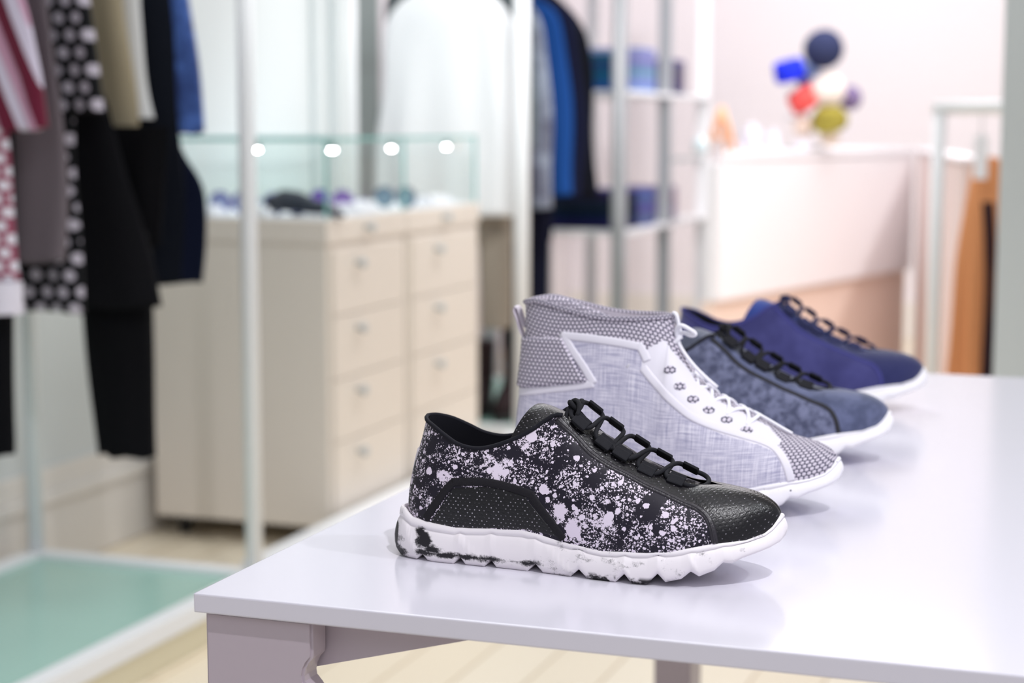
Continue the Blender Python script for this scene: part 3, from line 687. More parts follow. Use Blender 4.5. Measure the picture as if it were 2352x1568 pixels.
# ------------------------------------------------------------------ drawer cabinets with glass case on top
def cabinet(y0, y1, label, ztop=.862):
    c = empty('drawer_cabinet', (-2.213, (y0 + y1) / 2, 0), label, 'cabinet', 'drawer cabinets under the glass case')
    P(box('body', -2.476, -1.962, y0, y1, .06, .80, M_cab, bev=.003), c)
    P(box('cabinet_top', -2.478, -1.955, y0 - .004, y1 + .004, .80, ztop, M_cab, bev=.004), c)
    zs = [.075, .30, .455, .62, .787] if False else [.075, .28, .445, .612, .785]
    for a, b in zip(zs[:-1], zs[1:]):
        d = P(box('drawer', -1.964, -1.951, y0 + .025, y1 - .025, a + .0015, b - .0015, M_cab, bev=.0015), c)
        k = lathe('knob', [(0.0, 0), (.006, 0), (.006, .012), (.013, .016), (.014, .022), (.010, .026), (0.0, .027)], M_grey, tilt=Matrix.Rotation(R(90), 3, 'Y').to_quaternion(), loc=(0, 0, 0))
        k.parent = d; k.location = (-1.951, (y0 + y1) / 2 - .09, b - .042)
    k = lathe('knob', [(0.0, 0), (.006, 0), (.006, .012), (.013, .016), (.014, .022), (.010, .026), (0.0, .027)], M_grey, tilt=Matrix.Rotation(R(90), 3, 'Y').to_quaternion()); k.location = (-1.955, (y0 + y1) / 2 - .02, .833); P(k, c)
    for x in (-2.42, -2.01):
        for y in (y0 + .06, y1 - .06):
            w_ = lathe('caster', [(0, -.012), (.02, -.012), (.024, -.008), (.024, .008), (.02, .012), (0, .012)], M_dark, tilt=Matrix.Rotation(R(90), 3, 'Y').to_quaternion()); w_.location = (x, y, .0245); P(w_, c)
            f = box('caster_fork', x - .018, x + .018, y - .008, y + .008, .04, .061, M_grey, bev=.001); f.parent = w_; f.location = Vector(f.location) - Vector((x, y, .0245))
    return c
cabinet(4.09, 4.60, 'cream drawer cabinet on casters, the nearer one, with a plain end panel')
cabinet(4.615, 5.185, 'cream drawer cabinet on casters, the farther one, beside the white shirt rail')
g = empty('glass_display_case', (-2.21, 4.63, .862), 'frameless glass case with green edges on top of the cabinets', 'display case')
gz0, gz1 = .8665, 1.064
for nm, b_ in (('front_pane', (-1.966, -1.960, 4.10, 5.17, gz0, gz1)), ('back_pane', (-2.470, -2.464, 4.10, 5.17, gz0, gz1)), ('end_pane', (-2.464, -1.966, 4.10, 4.106, gz0, gz1)), ('end_pane', (-2.464, -1.966, 5.164, 5.17, gz0, gz1)), ('divider_pane', (-2.464, -1.966, 4.60, 4.606, gz0, gz1)), ('top_pane', (-2.472, -1.958, 4.098, 5.172, gz1, gz1 + .006))):
    P(box(nm, *b_, M_glass, bev=0), g)
ed = bmesh.new()
for b_ in ((-1.9655, -1.9575, 4.097, 5.172, gz1 - .001, gz1 + .0075), (-2.4725, -1.9575, 4.0965, 4.0995, gz1 - .001, gz1 + .0075), (-1.967, -1.9595, 4.0985, 4.1045, gz0, gz1), (-1.966, -1.9595, 4.600, 4.606, gz0, gz1), (-1.966, -1.9595, 5.165, 5.171, gz0, gz1), (-2.471, -2.4635, 4.0985, 4.1045, gz0, gz1), (-2.4725, -2.466, 4.097, 5.172, gz1 - .001, gz1 + .0075)):
    add_box(ed, *b_)
P(bmobj('glass_edge', ed, M_teal), g)
P(box('display_floor', -2.46, -1.97, 4.11, 5.16, .863, .8665, mat('white_display_cloth', (232, 234, 240), .9), bev=0), g)
for (x, y) in ((-2.19, 4.16), (-1.975, 4.16), (-1.985, 4.19), (-1.975, 4.545), (-1.975, 4.96)):  # small glowing beads added to imitate spotlight reflections on the glass
    l = lathe('glint_mount', [(0, 0), (.009, 0), (.011, .006), (.011, .018), (0, .02)], M_grey); l.location = (x, y, 1.040); P(l, g)
    e = lathe('glint_bead', [(0, -.004), (.005, -.003), (.008, 0), (.0, .0005)], M_glint); e.parent = l
# things on show in the case
zc = .8668
def on_case(name, label, cat, loc, build, group=None):
    r = empty(name, (loc[0], loc[1], zc), label, cat, group); build(r); return r
def shades(m1, m2):
    def b(r):
        for s_ in (-1, 1):
            l = lathe('lens', [(0, -.003), (.026, -.002), (.029, 0), (.026, .002), (0, .003)], m2, tilt=Matrix.Rotation(R(80), 3, 'X').to_quaternion()); l.location = (s_ * .034, 0, .030); l.parent = r
        fr_ = [tube_geo([Vector((s_ * .034 + .030 * math.cos(a), -.002 * math.sin(a), .030 + .029 * math.sin(a))) for a in np.linspace(0, 2 * math.pi, 22)], .0026, 8) for s_ in (-1, 1)]
        fr_.append(tube_geo([(-.008, 0, .036), (0, -.002, .039), (.008, 0, .036)], .0026, 8))
        V, F = merge(fr_); mesh('frame', V, F, m1, r)
        for s_ in (-1, 1): tube('temple', smooth_path([(s_ * .064, 0, .036), (s_ * .066, .05, .034), (s_ * .064, .10, .026), (s_ * .06, .13, .008)], 5), .0022, m1, r, 8)
    return b
M_vio = mat('violet_acetate', (96, 80, 168), .2, .7); M_lensv = mat('blue_violet_lens', (150, 160, 210), .1, .8); M_blk = mat('black_leather_goods', (34, 40, 54), .5)
on_case('sunglasses', 'violet rimmed sunglasses at the left front of the glass case', 'sunglasses', (-2.30, 4.22), shades(M_vio, M_lensv), 'sunglasses in the glass case')
on_case('sunglasses', 'pale blue sunglasses just right of the thin white pole in the case', 'sunglasses', (-2.13, 4.20), shades(mat('pale_blue_acetate', (150, 160, 205), .2), M_lensv), 'sunglasses in the glass case')
on_case('sunglasses', 'small purple sunglasses standing behind the black belt', 'sunglasses', (-2.10, 4.42), shades(M_vio, mat('purple_lens', (130, 100, 190), .15)), 'sunglasses in the glass case')
def belt(r):
    rows = []
    for i, (x, y, z_, w_, h_) in enumerate([(-.10, -.03, .03, .016, .020), (-.07, 0, .040, .03, .030), (-.03, .01, .036, .034, .028), (.02, 0, .024, .030, .020), (.06, -.01, .022, .026, .016), (.10, -.03, .012, .020, .011), (.125, -.045, .006, .010, .005)]):
        rows.append([Vector((x, y + w_ * math.cos(a), max(z_ + h_ * math.sin(a), .001))) for a in np.linspace(0, 2 * math.pi, 17)[:-1]])
    V, F = loft(rows); mesh('glove_body', V, F, M_blk, r)
    V, F = tube_geo([Vector((-.1, -.03, .03)) + Vector((0, .02 * math.cos(a), .022 * math.sin(a))) for a in np.linspace(0, 6.28, 18)], .003, 6); mesh('cuff', V, F, mat('glove_cuff', (60, 64, 110), .6), r)
on_case('leather_glove', 'dark leather glove lying in the glass case between the sunglasses', 'glove', (-2.06, 4.19), belt)
M_card = mat('white_card', (245, 245, 250), .7)
def card(w_, d_):
    def b(r):
        box('card_base', -w_ / 2, w_ / 2, -d_ / 2, d_ / 2, 0, .012, M_card, r, bev=.002); box('card_insert', -w_ / 2 + .01, w_ / 2 - .01, -d_ / 2 + .01, d_ / 2 - .01, .012, .024, M_card, r, bev=.003)
    return b
on_case('jewellery_tray', 'white jewellery tray at the left end of the glass case', 'tray', (-2.37, 4.16), card(.14, .08), 'white trays in the glass case')
on_case('jewellery_tray', 'small white jewellery tray under the pale blue sunglasses', 'tray', (-2.17, 4.135), card(.06, .05), 'white trays in the glass case')
on_case('jewellery_tray', 'white jewellery tray in the middle of the glass case', 'tray', (-2.03, 4.42), card(.09, .14), 'white trays in the glass case')
on_case('jewellery_tray', 'white jewellery tray near the far end of the glass case', 'tray', (-2.03, 4.95), card(.08, .22), 'white trays in the glass case')
on_case('sunglasses', 'dark teal sunglasses behind the glass divider of the case', 'sunglasses', (-2.04, 4.72), shades(mat('teal_acetate', (60, 100, 120), .3), mat('teal_lens', (100, 140, 160), .2)), 'sunglasses in the glass case')

# ------------------------------------------------------------------ white tubular clothes racks
def rack(x0, x1, y0, y1, ztop, label, r=.019, posts=None, base=True):
    c = empty('clothes_rack', ((x0 + x1) / 2, (y0 + y1) / 2, 0), label, 'clothes rack', 'white clothes racks')
    for (x, y) in posts or ((x0, y0), (x1, y0), (x0, y1), (x1, y1)):
        P(tube('post', [(x, y, .0), (x, y, ztop)], r if y < 6.5 else .017, M_white if y < 6.5 else M_post, None, 16), c)
    for a, b_ in (((x0, y0), (x1, y0)), ((x1, y0), (x1, y1)), ((x1, y1), (x0, y1)), ((x0, y1), (x0, y0))):
        P(tube('top_bar', [(*a, ztop), (*b_, ztop)], r * .9, M_white, None, 12), c)
    xm = (x0 + x1) / 2
    P(tube('hanging_rail', [(xm, y0, ztop - .02), (xm, y1, ztop - .02)], .012, M_grey, None, 12), c)
    if base:
        e = .022
        for b_ in ((x0 - e, x0 + e, y0 - e, y1 + e), (x1 - e, x1 + e, y0 - e, y1 + e), (x0 + e, x1 - e, y0 - e, y0 + e), (x0 + e, x1 - e, y1 - e, y1 + e)):
            P(box('base_rail', *b_, .062, .104, M_white, bev=.003), c)
        P(box('base_plinth', x0 - .012, x1 + .012, y0 - .012, y1 + .012, .001, .0615, mat('cream_plinth', (222, 214, 186), .6), bev=.002), c)
        P(box('glass_shelf', x0 + e, x1 - e, y0 + e, y1 - e, .072, .092, M_frost, bev=.001), c)
    return c
rack(-2.435, -1.856, 2.25, 3.48, 1.72, 'white tubular rack with a green glass base, nearest, hung with dark clothes')
rack(-2.54, -1.925, 5.50, 6.62, 1.72, 'white tubular rack hung with a long white shirt and blue coats', r=.026)
structure(box('trim_2', -1.935, -1.86, 3.56, 5.44, .001, .10, M_white, bev=.004))

# ------------------------------------------------------------------ garments
def stripe_mat(name, cols, ang, pitch, dots=None):
    m = mat(name, cols[0], .85, .2, sheen=.2); n = N(m); vec, x, y, z = n.coords()
    d = n.m('ADD', n.m('MULTIPLY', x, math.cos(ang)), n.m('MULTIPLY', z, math.sin(ang)))
    f = n.m('FRACT', n.m('ADD', n.m('DIVIDE', d, pitch), 50.0))
    c = lin(cols[0])
    out = n.mix(n.m('GREATER_THAN', f, .42), lin(cols[0]), lin(cols[1]))
    out = n.mix(n.m('GREATER_THAN', f, .72), out, lin(cols[2]))
    n.link(out, n.b.inputs['Base Color']); return m
def dot_mat(name, base, dot, a, r):
    m = mat(name, base, .85, .15, sheen=.1); n = N(m); vec, x, y, z = n.coords()
    h = n.hexd(n.m('ADD', x, n.m('MULTIPLY', z, .12)), z, a)
    n.link(n.mix(n.step(h, r + .03, r - .03), lin(base), lin(dot)), n.b.inputs['Base Color']); return m
def cloth(name, rgb, rough=.9, sheen=.0): return mat(name, rgb, rough, .12, sheen=sheen, bump=(180, .25))
def hanging(name, rows, Y, m, parent, folds=5, amp=.012, k=44, seed=0, caps=True):
    """rows: (z, xleft, xright, depth) from top to bottom; a hollow-looking folded cloth body"""
    D = resample(rows, 40); rng = random.Random(seed); ph = [rng.random() * 6.28 for _ in range(4)]; rings = []
    for i, (z, xl, xr, d) in enumerate(D):
        t = i / 39; xc = (xl + xr) / 2; hw = (xr - xl) / 2; ring = []
        for j in range(k):
            a = 2 * math.pi * j / k; u = math.cos(a); s_ = math.sin(a)
            y = Y + d / 2 * (abs(s_) ** .7) * (1 if s_ > 0 else -1)
            y += amp * t * math.sin(u * folds * 2.2 + ph[0] + .7 * t) * (1 if abs(s_) > .1 else .3) + amp * .4 * math.sin(u * 9 + ph[1] + z * 6)
            ring.append(Vector((xc + hw * (abs(u) ** .85) * (1 if u > 0 else -1) * (1 + .02 * math.sin(z * 14 + ph[2])), y, z + .004 * math.sin(u * 7 + ph[3]) * t)))
        rings.append(ring)
    V, F = loft(rings); return mesh(name, V, F, m, parent)
SHIFT = {3.47: .045, 3.42: .035, 3.37: .03, 3.35: .055, 3.30: .045, 3.22: .03, 3.13: .02, 3.03: .015}
def garment(name, label, cat, Y, m, body, sleeves=(), legs=(), group='clothes on the nearest rack', rail=1.70, xc=None, msl=None, extra=None, seed=0, th=.05):
    xc_ = xc if xc is not None else (body[0][1] + body[0][2]) / 2
    sh = SHIFT.get(Y, 0); r = empty(name, (.59 * sh, Y - sh, 0), label, cat, group)
    dk = .5 if Y < 5 else .8
    if body: hanging('body' if not legs else 'waist', [(z, a, b, d * dk) for z, a, b, d in body], 0, m, r, seed=seed, amp=.012 * dk)
    for i, sl in enumerate(sleeves): hanging('sleeve', [(a_, b_, c_, d_ * dk) for a_, b_, c_, d_ in sl], -.012 * dk, msl or m, r, folds=2, amp=.006, k=24, seed=seed + i)
    for i, lg in enumerate(legs): hanging('leg', lg, .012 * (i * 2 - 1) * 1.2, m, r, folds=2, amp=.005, k=24, seed=seed + i)
    if extra: extra(r)
    return r
M_hang = mat('pale_wood_hanger', (214, 190, 150), .5)
def hanger(xc, Y, ztop, rail, label, group, hw=.19):
    h = empty('clothes_hanger', (xc, Y, ztop), label, 'hanger', group)
    V, F = tube_geo(smooth_path([(-hw, 0, -.09), (-hw * .5, 0, -.045), (0, 0, -.012), (hw * .5, 0, -.045), (hw, 0, -.09)], 6), .010, 8); mesh('hanger_arm', V, F, M_hang, h)
    H = rail - ztop; V, F = tube_geo([(0, 0, -.012), (0, 0, H * .5)] + [(.016 * math.sin(a), 0, H - .012 - .016 + .028 - .016 * math.cos(a) + .0) for a in np.linspace(0, 4.2, 12)], .002, 6); mesh('hook', V, F, M_grey, h)
M_maroon = stripe_mat('maroon_pink_white_stripes', ((104, 26, 52), (214, 206, 226), (196, 150, 176)), R(22), .075)
M_mdots = dot_mat('maroon_dotted_cotton', (150, 78, 100), (226, 222, 234), .030, .34)
M_pdots = dot_mat('black_white_polka_dots', (10, 11, 16), (196, 190, 204), .040, .30)
garment('striped_blouse', 'maroon and white diagonal striped blouse at the front of the near rack', 'blouse', 2.90, M_mdots,
    [(1.52, -2.36, -2.16, .03), (1.46, -2.44, -2.10, .06), (1.25, -2.44, -2.085, .07), (1.0, -2.44, -2.058, .08), (.80, -2.45, -2.046, .08)],
    sleeves=([(1.47, -2.17, -2.10, .05), (1.36, -2.14, -2.02, .07), (1.22, -2.10, -1.985, .07), (1.095, -2.075, -1.968, .06)],), msl=M_maroon, seed=1, extra=lambda r: hanging('hem', [(.80, -2.45, -2.044, .082), (.77, -2.45, -2.044, .082), (.735, -2.45, -2.044, .08)], 0, cloth('white_hem_cotton', (222, 218, 230)), r, seed=1))
garment('grey_cardigan', 'taupe grey cardigan hanging behind the striped blouse', 'cardigan', 3.03, cloth('taupe_knit', (112, 104, 110)),
    [(1.52, -2.36, -2.16, .03), (1.46, -2.44, -2.08, .06), (1.2, -2.44, -2.03, .07), (1.0, -2.44, -2.02, .07), (.83, -2.44, -2.025, .07)], seed=2)
garment('polka_dot_dress', 'black dress with white polka dots on the near rack', 'dress', 3.13, M_pdots,
    [(1.52, -2.36, -2.16, .03), (1.46, -2.44, -2.07, .06), (1.25, -2.44, -2.06, .07), (1.0, -2.45, -2.062, .07), (.72, -2.47, -2.053, .08)],
    sleeves=([(1.48, -2.15, -2.06, .05), (1.38, -2.12, -2.025, .07), (1.25, -2.10, -2.005, .07), (1.13, -2.09, -1.99, .06)],), seed=3)
garment('black_flared_coat', 'long black coat flaring to the hem, right of the polka dots', 'coat', 3.22, cloth('black_wool', (16, 16, 20)),
    [(1.52, -2.36, -2.16, .03), (1.46, -2.42, -2.10, .06), (1.2, -2.42, -2.06, .07), (1.13, -2.42, -2.035, .07), (.95, -2.44, -1.985, .08), (.725, -2.46, -1.928, .1)], seed=4)
garment('black_trousers', 'black trousers hanging below the flared coat', 'trousers', 3.30, cloth('black_twill', (12, 12, 16)),
    [(1.1, -2.25, -1.95, .03), (.98, -2.25, -1.96, .05), (.85, -2.24, -1.97, .06)], legs=([(.88, -2.16, -1.985, .07), (.7, -2.15, -1.99, .07), (.55, -2.14, -1.99, .06), (.40, -2.125, -1.99, .055)],), seed=5)
garment('black_trousers', 'black trousers cut by the left frame edge, under the striped blouse', 'trousers', 2.97, cloth('black_jersey', (12, 12, 16)),
    [(1.1, -2.35, -2.1, .03), (.98, -2.35, -2.1, .05), (.85, -2.34, -2.11, .06)], legs=([(.88, -2.26, -2.105, .06), (.7, -2.26, -2.108, .06), (.5, -2.25, -2.11, .05), (.445, -2.25, -2.112, .05)],), seed=6)
garment('beige_tunic', 'beige tunic between the polka dots and the white top', 'tunic', 3.35, cloth('beige_linen', (178, 166, 140)),
    [(1.52, -2.36, -2.16, .03), (1.46, -2.42, -2.09, .05), (1.3, -2.42, -2.07, .06), (1.12, -2.42, -2.05, .06), (.98, -2.42, -2.06, .06)], seed=7)
garment('silk_blouse', 'short white silk top right of the beige tunic', 'top', 3.37, cloth('white_silk', (240, 242, 244), .5),
    [(1.52, -2.36, -2.18, .02), (1.46, -2.40, -2.06, .04), (1.35, -2.40, -2.05, .05), (1.2, -2.40, -2.035, .05), (1.12, -2.40, -2.02, .045)], seed=8)
garment('black_jacket', 'long black jacket beside the white silk top', 'jacket', 3.42, cloth('black_gabardine', (20, 24, 34)),
    [(1.52, -2.38, -2.16, .03), (1.46, -2.42, -2.04, .06), (1.3, -2.42, -2.0, .06), (1.1, -2.42, -1.99, .06), (.95, -2.42, -1.985, .06), (.76, -2.42, -1.995, .07)], seed=9)
garment('navy_coat', 'navy coat with blue sleeve at the right end of the near rack', 'coat', 3.47, cloth('navy_wool', (18, 24, 46)),
    [(1.52, -2.38, -2.16, .03), (1.46, -2.42, -2.06, .06), (1.1, -2.42, -2.03, .06), (.95, -2.42, -1.955, .06), (.755, -2.42, -1.975, .07)][:5],
    sleeves=([(1.47, -2.12, -2.00, .05), (1.36, -2.09, -1.985, .07), (1.22, -2.07, -1.965, .07), (1.085, -2.05, -1.955, .06)],), msl=mottled_mat('blue_mottled_satin', (40, 62, 120), (76, 112, 190), 14, .5), seed=10)
for i, (y_, lb) in enumerate(((2.90, 'the striped blouse'), (3.03, 'the taupe cardigan'), (3.13, 'the polka dot dress'), (3.22, 'the flared coat'), (3.35, 'the beige tunic'), (3.37, 'the white silk top'), (3.42, 'the black jacket'), (3.47, 'the navy coat'))):
    hanger(-2.1455, y_ - SHIFT.get(y_, 0), 1.54, 1.70, 'pale wooden hanger carrying ' + lb, 'hangers on the nearest rack', .09)
GB = 'clothes on the farther rack'
garment('white_shirt', 'long white shirt facing us on the farther rack', 'shirt', 5.60, cloth('white_cotton', (242, 244, 246), .8),
    [(1.555, -2.30, -2.14, .03), (1.53, -2.37, -2.07, .05), (1.47, -2.43, -2.01, .08), (1.38, -2.455, -1.975, .09), (1.2, -2.465, -1.97, .1), (1.0, -2.485, -1.97, .1), (.80, -2.50, -1.965, .11)], group=GB, seed=11)
garment('grey_coat', 'dark grey green coat showing just left of the white shirt', 'coat', 5.70, cloth('grey_green_wool', (92, 102, 104)),
    [(1.60, -2.34, -2.10, .03), (1.57, -2.45, -2.02, .05), (1.5, -2.49, -1.96, .07), (1.3, -2.49, -1.95, .07), (1.02, -2.49, -1.95, .07)], group=GB, seed=12)
garment('grey_knit', 'slim grey knit dress right behind the post beside the blue coat', 'dress', 5.82, mottled_mat('grey_blue_knit', (96, 98, 116), (150, 160, 178), 10),
    [(1.55, -2.32, -2.10, .03), (1.52, -2.40, -2.02, .05), (1.42, -2.44, -1.955, .07), (1.1, -2.44, -1.93, .07), (.82, -2.44, -1.925, .07)], group=GB, seed=13)
garment('blue_coat', 'bright blue coat between grey knit and navy coats', 'coat', 5.95, cloth('cobalt_wool', (28, 72, 140)),
    [(1.57, -2.32, -2.10, .03), (1.54, -2.42, -2.02, .05), (1.44, -2.44, -1.93, .07), (1.1, -2.44, -1.895, .08), (.86, -2.44, -1.89, .08)], group=GB, seed=14)
garment('navy_coat', 'navy coat right of the bright blue one on the farther rack', 'coat', 6.08, cloth('navy_melton', (22, 26, 52)),
    [(1.58, -2.32, -2.10, .03), (1.55, -2.42, -2.02, .05), (1.46, -2.44, -1.93, .07), (1.1, -2.44, -1.89, .08), (.84, -2.44, -1.90, .08)], group=GB, seed=15)
garment('black_coat', 'black coat at the right end of the farther rack', 'coat', 6.22, cloth('black_melton', (12, 14, 24)),
    [(1.60, -2.32, -2.10, .03), (1.57, -2.42, -2.04, .05), (1.48, -2.44, -1.95, .07), (1.37, -2.44, -1.915, .08), (1.1, -2.44, -1.90, .08), (.84, -2.44, -1.885, .09)], group=GB, seed=16)
garment('beige_trousers', 'greige trousers below the white shirt hem', 'trousers', 5.66, cloth('greige_twill', (160, 150, 138)),
    [(.95, -2.22, -2.02, .03), (.8, -2.22, -2.015, .04), (.7, -2.22, -2.015, .05)], legs=([(.74, -2.13, -2.015, .05), (.6, -2.125, -2.012, .05), (.415, -2.12, -2.015, .05)],), group=GB, seed=17)
garment('dark_trousers', 'black trousers left of the post below the white shirt', 'trousers', 5.74, cloth('charcoal_twill', (20, 20, 26)),
    [(.95, -2.2, -1.97, .03), (.8, -2.18, -1.97, .04), (.7, -2.16, -1.97, .05)], legs=([(.74, -2.08, -1.975, .05), (.6, -2.07, -1.975, .05), (.35, -2.07, -1.975, .05)],), group=GB, seed=18)
garment('navy_trousers', 'long navy trousers right of the post below the coats', 'trousers', 5.98, cloth('navy_twill', (18, 20, 38)),
    [(.95, -2.2, -1.97, .03), (.8, -2.2, -1.975, .04), (.7, -2.18, -1.98, .05)], legs=([(.84, -2.12, -1.985, .06), (.6, -2.11, -1.985, .06), (.30, -2.10, -1.99, .06)],), group=GB, seed=19)
for y_, lb in ((5.60, 'the white shirt'), (5.70, 'the grey green coat'), (5.82, 'the grey knit dress'), (5.95, 'the bright blue coat'), (6.08, 'the navy coat on the farther rack'), (6.22, 'the black coat')):
    hanger(-2.2325, y_, 1.56, 1.70, 'pale wooden hanger carrying ' + lb, 'hangers on the farther rack', .09)
def boot(x, y, label):
    r = empty('ankle_boot', (x, y, .093), label, 'boot', 'dark boots on the farther rack base')
    m = cloth('dark_brown_leather', (46, 34, 36), .5)
    rows = []
    for z, cy, hl, hw in ((.02, 0, .13, .045), (.05, 0, .13, .046), (.08, .015, .11, .044), (.11, .05, .07, .042), (.16, .06, .055, .042), (.22, .06, .056, .044), (.26, .06, .06, .048)):
        rows.append([Vector((hw * math.cos(a), -cy * -1 + hl * math.sin(a) * (1), z)) for a in np.linspace(0, 2 * math.pi, 25)[:-1]])
    V, F = loft(rows); mesh('boot_upper', V, F, m, r); 
    V, F = loft([[Vector((.047 * math.cos(a), .134 * math.sin(a), z)) for a in np.linspace(0, 2 * math.pi, 25)[:-1]] for z in (0, .02)]); mesh('boot_sole', V, F, M_dark, r)
boot(-2.17, 5.72, 'dark brown ankle boot on the green glass, left one'); boot(-2.05, 5.74, 'dark brown ankle boot beside the rack post, right one')

# ------------------------------------------------------------------ shelf unit with folded jeans
u = empty('shelf_unit', (-2.2, 7.35, 0), 'tall white open shelf unit stacked with folded jeans', 'shelf')
for (x, y) in ((-1.94, 6.7), (-1.94, 7.40), (-1.94, 8.1), (-2.48, 6.7), (-2.48, 7.40), (-2.48, 8.1)):
    P(box('post', x - .025, x + .025, y - .025, y + .025, 0, 2.2, M_post if y < 7.9 else M_white, bev=.003), u)
for z in (.12, .67, .955, 1.22, 1.9):
    if z == .955: P(box('rail', -1.95, -1.93, 7.43, 8.07, .945, .965, M_grey), u)
    else: P(box('shelf_board', -2.45, -1.912, 6.73, 8.07, z, z + .02, M_white, bev=.003), u)
def jeans(x, y, z, cols, names, place, w_=.16, d_=.12, th=.03):
    ords = ['bottom', 'second', 'third', 'fourth', 'fifth', 'top'] if len(cols) == 6 else ['bottom', 'second', 'third', 'fourth', 'top']
    for i, c in enumerate(cols):
        r = empty('folded_jeans', (x, y, z + i * th), '%s folded jeans, %s of the %s' % (names, ords[i], place), 'jeans', 'folded jeans on the shelf unit')
        m = cloth('denim', c)
        bm = bmesh.new(); add_box(bm, -w_, w_, -d_, d_, .0005, th * .48, th * .2); bmobj('folded_leg', bm, m, r, True)
        bm = bmesh.new(); add_box(bm, -w_ + .004, w_ - .004, -d_ + .002, d_ - .003, th * .5, th - .0005, th * .2); bmobj('folded_leg', bm, m, r, True)
zt = 1.2405; zl = .6905
def vary(c, n_): return [tuple(int(max(0, min(255, v + random.uniform(-14, 14)))) for v in c) for _ in range(n_)]
jeans(-2.13, 6.90, zt, vary((38, 78, 122), 5), 'teal blue', 'stack at the upper left', .14, .1)
jeans(-2.07, 7.15, zt, vary((140, 156, 196), 6), 'pale blue', 'stack between the two shelf posts', .13, .11)
jeans(-2.07, 7.33 - .03, zt, [], '', '')
jeans(-2.06, 7.62, zt, vary((84, 82, 118), 5), 'charcoal violet', 'upper stack right of the second post', .12, .13)
jeans(-2.19, 6.90, zl, vary((26, 32, 58), 5), 'dark navy', 'stack at the lower left', .24, .12)
jeans(-2.07, 7.17, zl, vary((96, 104, 156), 5), 'slate blue', 'lower stack between the two shelf posts', .13, .1)
jeans(-2.07, 7.58, zl, vary((150, 126, 156), 5), 'mauve', 'lower stack right of the second post', .12, .09)

# ------------------------------------------------------------------ counter on the right
ct = empty('sales_counter', (-1.2, 7.0, 0), 'tall white sales counter with a peach coloured lower panel', 'counter')
M_ct = mat('white_counter_lacquer', (248, 246, 250), .4); M_pe = mat('peach_counter_panel', (244, 222, 210), .6)
def slab(name, pts, z0, z1, m, root):
    bm = bmesh.new(); f = bm.faces.new([bm.verts.new((x, y, z0)) for x, y in pts]); e = bmesh.ops.extrude_face_region(bm, geom=[f])
    bmesh.ops.translate(bm, vec=(0, 0, z1 - z0), verts=[q for q in e['geom'] if isinstance(q, bmesh.types.BMVert)])
    bmesh.ops.bevel(bm, geom=bm.edges[:], offset=.004, segments=2, affect='EDGES'); return P(bmobj(name, bm, m), root)
A = Vector((-1.425, 6.235)); B_ = Vector((-.955, 8.0)); dr = (B_ - A).normalized(); nr = Vector((-dr.y, dr.x))
def q4(a, b, t0, t1): return [tuple(a + nr * t0), tuple(b + nr * t0), tuple(b + nr * t1), tuple(a + nr * t1)]
A2 = A + Vector((-.19, .98)) * 1.05; B2 = B_ + nr * .52
def wq(t): return [tuple(A + nr * t), tuple(B_ + nr * t), tuple(B2 + nr * -.02), tuple(A2 + nr * -.02)]
slab('counter_top', [tuple(A), tuple(B_), tuple(B2), tuple(A2)], .975, 1.005, M_ct, ct)
slab('front_board', q4(A, B_, .004, .06), .47, .973, M_ct, ct)
slab('lower_panel', q4(A, B_, .03, .08), .0, .468, M_pe, ct)
slab('counter_body', [tuple(A + dr * .14 + nr * .09), tuple(B_ + nr * .09), tuple(B2 - nr * .03), tuple(A2 - nr * .04)], .0, .97, M_ct, ct)
pw = empty('low_partition', (-.66, 6.5, 0), 'pale pink half height partition running toward us from the counter', 'partition')
a = Vector((-.945, 8.02)); b = Vector((-.535, 5.76)); d2 = (b - a).normalized(); n2 = Vector((-d2.y, d2.x))
slab('partition_panel', [tuple(a), tuple(b), tuple(b + n2 * .06), tuple(a + n2 * .06)], 0, .985, mat('pink_white_panel', (228, 210, 206), .6), pw)
slab('partition_cap', [tuple(a - n2 * .01), tuple(b - n2 * .01), tuple(b + n2 * .07), tuple(a + n2 * .07)], .987, 1.003, M_ct, pw)
